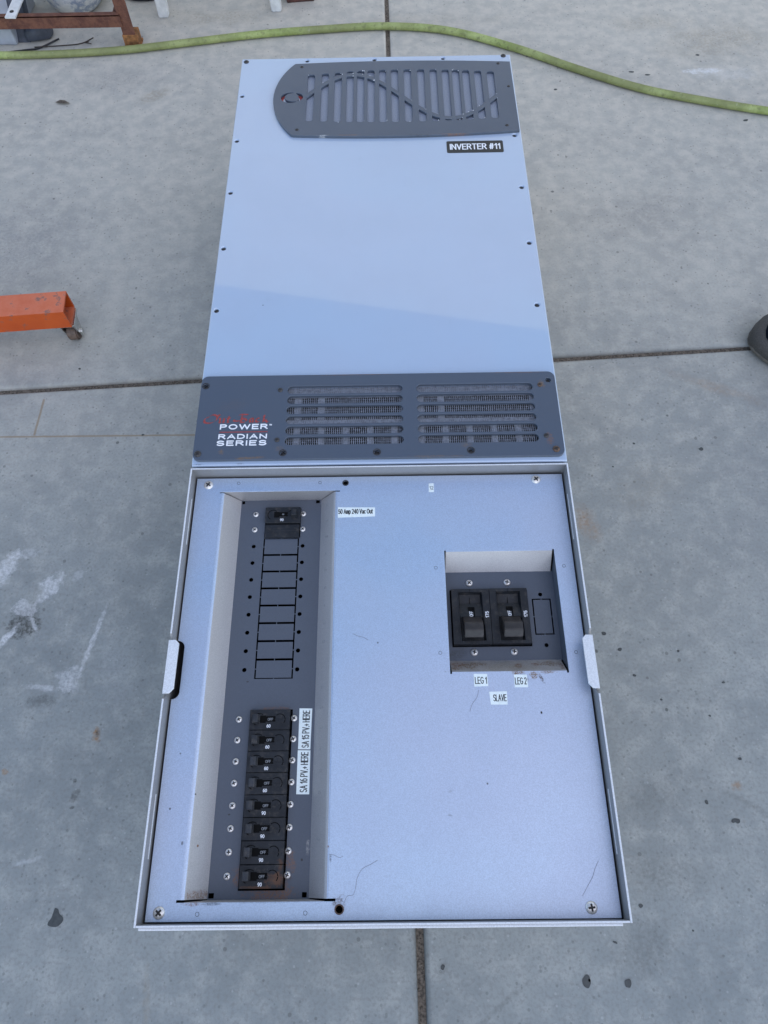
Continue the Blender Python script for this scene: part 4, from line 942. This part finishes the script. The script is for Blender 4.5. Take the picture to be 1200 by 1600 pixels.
# shoe at the right edge
shoe = thing('shoe', 'dark shoe with a grey toe cap at the right edge of the yard', 'shoe', (0.583, 0.352, 0), math.radians(-38))
def loft(name, secs, mat, parent, n=24, x_end=None):
    """sections (x, half width, z bottom, z top, squareness) along +x"""
    bm = bmesh.new(); rings = []
    for x, hw, zb, zt, cy in secs:
        ring = []
        for k in range(n):
            t = 2 * PI * k / n; c, s = math.cos(t), math.sin(t)
            e = 0.72; u = math.copysign(abs(c) ** e, c); v = math.copysign(abs(s) ** e, s)
            ring.append(bm.verts.new((x * M, (cy + hw * u) * M, ((zb + zt) / 2 + (zt - zb) / 2 * v) * M)))
        rings.append(ring)
    for A, B in zip(rings, rings[1:]):
        for k in range(n): bm.faces.new((A[k], A[(k + 1) % n], B[(k + 1) % n], B[k])).smooth = True
    bm.faces.new(rings[0][::-1]); bm.faces.new(rings[-1])
    bmesh.ops.recalc_face_normals(bm, faces=bm.faces[:])
    return link(name, bm_mesh(name, bm), mat, parent)
loft('sole', [(-3, 12, 0, 16, -3), (2, 24, 0, 20, -3), (12, 36, 0, 22, -2), (35, 46, 0, 23, 0), (80, 50, 0, 23, 2), (150, 40, 0, 24, 0), (220, 37, 0, 26, 0), (275, 33, 0, 28, 0), (292, 20, 2, 28, 0)], 'sole', shoe)
loft('toe_cap', [(-5, 8, 6, 20, -3), (-1, 22, 3, 32, -3), (6, 33, 2, 39, -2), (18, 41, 2, 41, -1), (34, 47, 2, 40, 0), (50, 50, 2, 37, 1), (72, 50.5, 2, 32, 1)], 'shoe_grey', shoe)
loft('upper', [(10, 8, 12, 38, -4), (13, 19, 12, 46, -4), (19, 29, 12, 54, -3), (30, 37, 12, 60, -1), (52, 44, 12, 64, 1), (80, 48, 12, 69, 2), (110, 45, 12, 82, 1), (150, 40, 14, 100, 0), (200, 37, 16, 105, 0), (262, 35, 18, 108, 0), (284, 26, 20, 100, 0)], 'navy', shoe)
for k in range(5):
    x = 40 + 14 * k; z = 62 + 5.2 * k
    link('lace', tube_mesh('lace', spline([((x - 2) * M, -.024, (z - 8) * M), (x * M, -.010, (z + 1.5) * M), ((x + 3) * M, .010, (z + 2) * M), ((x + 7) * M, .024, (z - 4) * M)], 5), 0.0026, 8), 'lace', shoe)

# rusty angle-iron stand, top left
rs = thing('iron_stand', 'rusty angle iron stand at the upper left beside the hose', 'stand', (-0.498, 1.118, 0))
def boxpart(name, x0, x1, y0, y1, z0, z1, mat, parent, bev=0.6):
    bm = bmesh.new(); bx(bm, x0, x1, y0, y1, z0, z1, bev); return link(name, bm_mesh(name, bm), mat, parent)
def angle(name, prof_boxes, parent):
    bm = bmesh.new()
    for b in prof_boxes: bx(bm, *b, 0.5)
    return link(name, bm_mesh(name, bm), 'rust', parent)
for (x, y) in ((0, 0), (0, 330), (-900, 0), (-900, 330)):
    s = 1 if y == 0 else -1
    lg = angle('leg', [(x - 13, x + 11, y - 2, y + 1.5, 5, 420), (x - 13, x - 9.5, y + 1.5 if s > 0 else y - 24, y + 24 if s > 0 else y - 2, 5, 420)], rs)
    boxpart('foot_sleeve', x - 15, x + 14, y - 4, y + 25, 3, 26, 'rust_orange', lg, .8); boxpart('foot_pad', x - 17, x + 16, y - 6, y + 27, 0, 4, 'rust_orange', lg, .5)
for y, s in ((-5.5, 1), (334, -1)):
    angle('rail', [(-915, -8, y, y + 3.2, 42.5, 66), (-915, -8, min(y, y + s * 11), max(y + 3.2, y + s * 11), 62.8, 66.2)], rs)
for y in (8,): angle('cross_rail', [(-22, -18, 3.5, 330, 46, 66)], rs)
angle('cross_rail', [(-890, -886, 3.5, 330, 46, 66)], rs)

jug = thing('plastic_jug', 'white round-bottomed plastic jug with blue stains behind the rusty stand', 'jug', (-0.636, 1.268, 0))
def lathe(name, prof, mat, parent, n=36):
    bm = bmesh.new(); rings = []
    for r, z in prof: rings.append([bm.verts.new((r * M * math.cos(2 * PI * k / n), r * M * math.sin(2 * PI * k / n), z * M)) for k in range(n)])
    for A, B in zip(rings, rings[1:]):
        for k in range(n): bm.faces.new((A[k], A[(k + 1) % n], B[(k + 1) % n], B[k])).smooth = True
    bm.faces.new(rings[0][::-1]); bm.faces.new(rings[-1]); bmesh.ops.recalc_face_normals(bm, faces=bm.faces[:])
    return link(name, bm_mesh(name, bm), mat, parent)
lathe('body', [(30, 0), (40, 2), (52, 12), (62, 30), (68, 60), (70, 150), (66, 190), (45, 220), (26, 232), (26, 245)], 'jug', jug)
lathe('cap', [(30, 240), (31, 242), (31, 262), (28, 265)], 'white_plastic', jug)

bar = link('flat_bar', bm_mesh('flat_bar', (lambda b: (bx(b, -10.5, 10.5, 0, 520, 0, 3.2, .5), b)[1])(bmesh.new())), 'white_plastic')
bar.location = (-0.714, 1.100, 0.0690); bar.rotation_euler = (math.radians(1.2), 0, math.radians(-3))
tag(bar, 'narrow white bar with a hole lying across the rusty rail', 'bar')
bh = link('bolt_hole', bm_mesh('bolt_hole', (lambda b: (bmesh.ops.create_cone(b, cap_ends=True, segments=16, radius1=.0042, radius2=.0042, depth=.0008, matrix=Matrix.Translation((-.001, .018, .0033))), b)[1])(bmesh.new())), 'recess', bar)

blk = thing('plastic_bin', 'pale grey plastic bin low under the left end of the rusty rail', 'bin', (-0.80, 1.15, 0), math.radians(-3))
boxpart('body', -90, 62, -16, 130, 0, 40, 'grey_plastic', blk, 3)
boxpart('lid', -92, 64, -18, 132, 40.2, 43, 'grey_plastic', blk, 1)
post = thing('post', 'dark slate upright with rounded foot behind the rusty rail at the far left', 'post', (-0.728, 1.150, 0))
bm = bmesh.new()
A = [(-17, -12, 0), (17, -12, 0), (17, 14, 0), (-17, 14, 0)]; B = [(-20, 190, 300), (8, 190, 300), (8, 214, 300), (-20, 214, 300)]
va = [bm.verts.new(Vector(v) * M) for v in A]; vb = [bm.verts.new(Vector(v) * M) for v in B]
for i in range(4): bm.faces.new((va[i], va[(i + 1) % 4], vb[(i + 1) % 4], vb[i]))
bm.faces.new(va[::-1]); bm.faces.new(vb); bmesh.ops.bevel(bm, geom=bm.edges[:], offset=.003, segments=2, affect='EDGES')
link('shaft', bm_mesh('shaft', bm), 'post_grey', post)
loft('foot', [(8, 14, 0, 22, 2), (20, 20, 0, 28, 4), (38, 21, 0, 30, 8), (52, 16, 0, 26, 10), (58, 8, 4, 18, 11)], 'post_grey', post)

stool = thing('plastic_stool', 'white plastic stool with only its front feet showing at the top edge', 'stool', (-0.33, 1.225, 0))
def stool_leg(x, y, dx, dy):
    bm = bmesh.new(); secs = []
    for t, w_ in ((0, 10.5), (.05, 11), (.5, 14), (1, 18)):
        cx, cy, z = x + dx * t, y + dy * t, 330 * t
        secs.append([bm.verts.new(((cx + a * w_) * M, (cy + b * w_ * .8) * M, z * M)) for a, b in ((-1, -1), (1, -1), (1, 1), (-1, 1))])
    for P_, Q_ in zip(secs, secs[1:]):
        for k in range(4): bm.faces.new((P_[k], P_[(k + 1) % 4], Q_[(k + 1) % 4], Q_[k]))
    bm.faces.new(secs[0][::-1]); bm.faces.new(secs[-1]); bmesh.ops.bevel(bm, geom=bm.edges[:], offset=.002, segments=2, affect='EDGES')
    return link('leg', bm_mesh('leg', bm), 'white_plastic', stool)
for a in ((-119, 0, 10, 20), (118, 14, -10, 20), (-119, 250, 10, -20), (118, 264, -10, -20)): stool_leg(*a)
boxpart('seat', -140, 140, -6, 270, 330, 342, 'white_plastic', stool, 5)

scrap = link('paper_scrap', bm_mesh('paper_scrap', (lambda b: (bx(b, -9, 9, -5, 6, 0, 7, 1.5), b)[1])(bmesh.new())), 'white_plastic'); scrap.location = (-.341, 1.285, 0); scrap.rotation_euler = (0, 0, .2)
tag(scrap, 'small white scrap on the concrete between the stool feet', 'scrap')
brick = link('brick', bm_mesh('brick', (lambda b: (bx(b, 0, 60, 0, 90, 0, 40, 3), b)[1])(bmesh.new())), 'brick'); brick.location = (-.192, 1.262, 0); brick.rotation_euler = (0, 0, .1)
tag(brick, 'dark red brick on the concrete behind the right stool foot', 'brick')
cb = []
for r_, zz, ph in ((.030, .003, 0), (.034, .008, .5)):
    cb += [(-.500 + r_ * math.cos(t * .3 + ph) * 1.5, 1.305 + r_ * .9 * math.sin(t * .3 + ph), zz) for t in range(21)]
cable = link('cable_coil', tube_mesh('cable_coil', cb, .0024, 8), 'cable'); tag(cable, 'coil of thin black cable on the concrete between stand and stool', 'cable')
wr = link('wire', tube_mesh('wire', spline([(-.90, 1.085, .002), (-.80, 1.098, .002), (-.72, 1.112, .002), (-.69, 1.117, .003), (-.655, 1.145, .004)], 6), .0017, 6), 'cable'); tag(wr, 'thin dark wire on the concrete between the hose and the bin', 'wire')
bm = bmesh.new()
for k, seg in enumerate(([(-.70, 1.118, .004), (-.64, 1.122, .004), (-.605, 1.128, .004), (-.583, 1.143, .006)], [(-.612, 1.126, .004), (-.590, 1.131, .005)], [(-.60, 1.130, .004), (-.585, 1.126, .004)])):
    me = tube_mesh('twig', spline(seg, 4) if len(seg) > 2 else seg, .0011 - .0002 * k, 6); bm.from_mesh(me); bpy.data.meshes.remove(me)
tw = link('twig', bm_mesh('twig', bm), 'twig'); tag(tw, 'thin forked twig lying beyond the hose under the rusty rail', 'twig')
bm = bmesh.new(); cv = [bm.verts.new((x * M, y * M, z * M)) for x, y, z in ((-24, 0, 2), (-8, 8, 5), (6, 9, 4), (26, -2, 2), (8, -7, 4), (-10, -7, 5))]; mid = [bm.verts.new((-8 * M, 0, 2 * M)), bm.verts.new((7 * M, 1 * M, 2 * M))]
for f in ((0, 6, 1), (1, 6, 7, 2), (2, 7, 3), (3, 7, 4), (4, 7, 6, 5), (5, 6, 0)): bm.faces.new([(cv + mid)[i] for i in f])
r = bmesh.ops.solidify(bm, geom=bm.faces[:], thickness=.0006)
leaf = link('dry_leaf', bm_mesh('dry_leaf', bm), 'leaf'); leaf.scale = (.62, .62, .8); leaf.location = (-.611, .943, 0.0005); leaf.rotation_euler = (0, 0, -.1)
tag(leaf, 'small dry brown leaf on the concrete in front of the hose', 'leaf')

# ================================================================== the house whose white wall the glossy cover mirrors
hs_ = thing('house', 'white stucco house wall with a flat parapet facing the concrete yard', 'house', (0, 2.74, 0), math.atan2(-0.2, 1))
def hbox(name, x0, x1, y0, y1, z0, z1, mat, bev=4):
    bm = bmesh.new(); bx(bm, x0, x1, y0, y1, z0, z1, bev); return link(name, bm_mesh(name, bm), mat, hs_)
mk('stucco', (0.80, 0.79, 0.76), 0.9, var=0.06, scale=30, bump=0.4, bscale=120); mk('trim_white', (0.74, 0.73, 0.70), 0.6, var=0.04, scale=20); mk('roof_tile', (0.22, 0.13, 0.10), 0.85, var=0.3, scale=12)
hbox('wall', -5500, 5500, 0, 220, 0, 3022, 'stucco', 6)
hbox('roof_deck', -5480, 5480, 225, 4200, 2780, 2900, 'trim_white', 6)
hbox('side_wall', -5480, -5280, 225, 4200, 0, 2775, 'stucco', 6)
hbox('side_wall', 5280, 5480, 225, 4200, 0, 2775, 'stucco', 6)
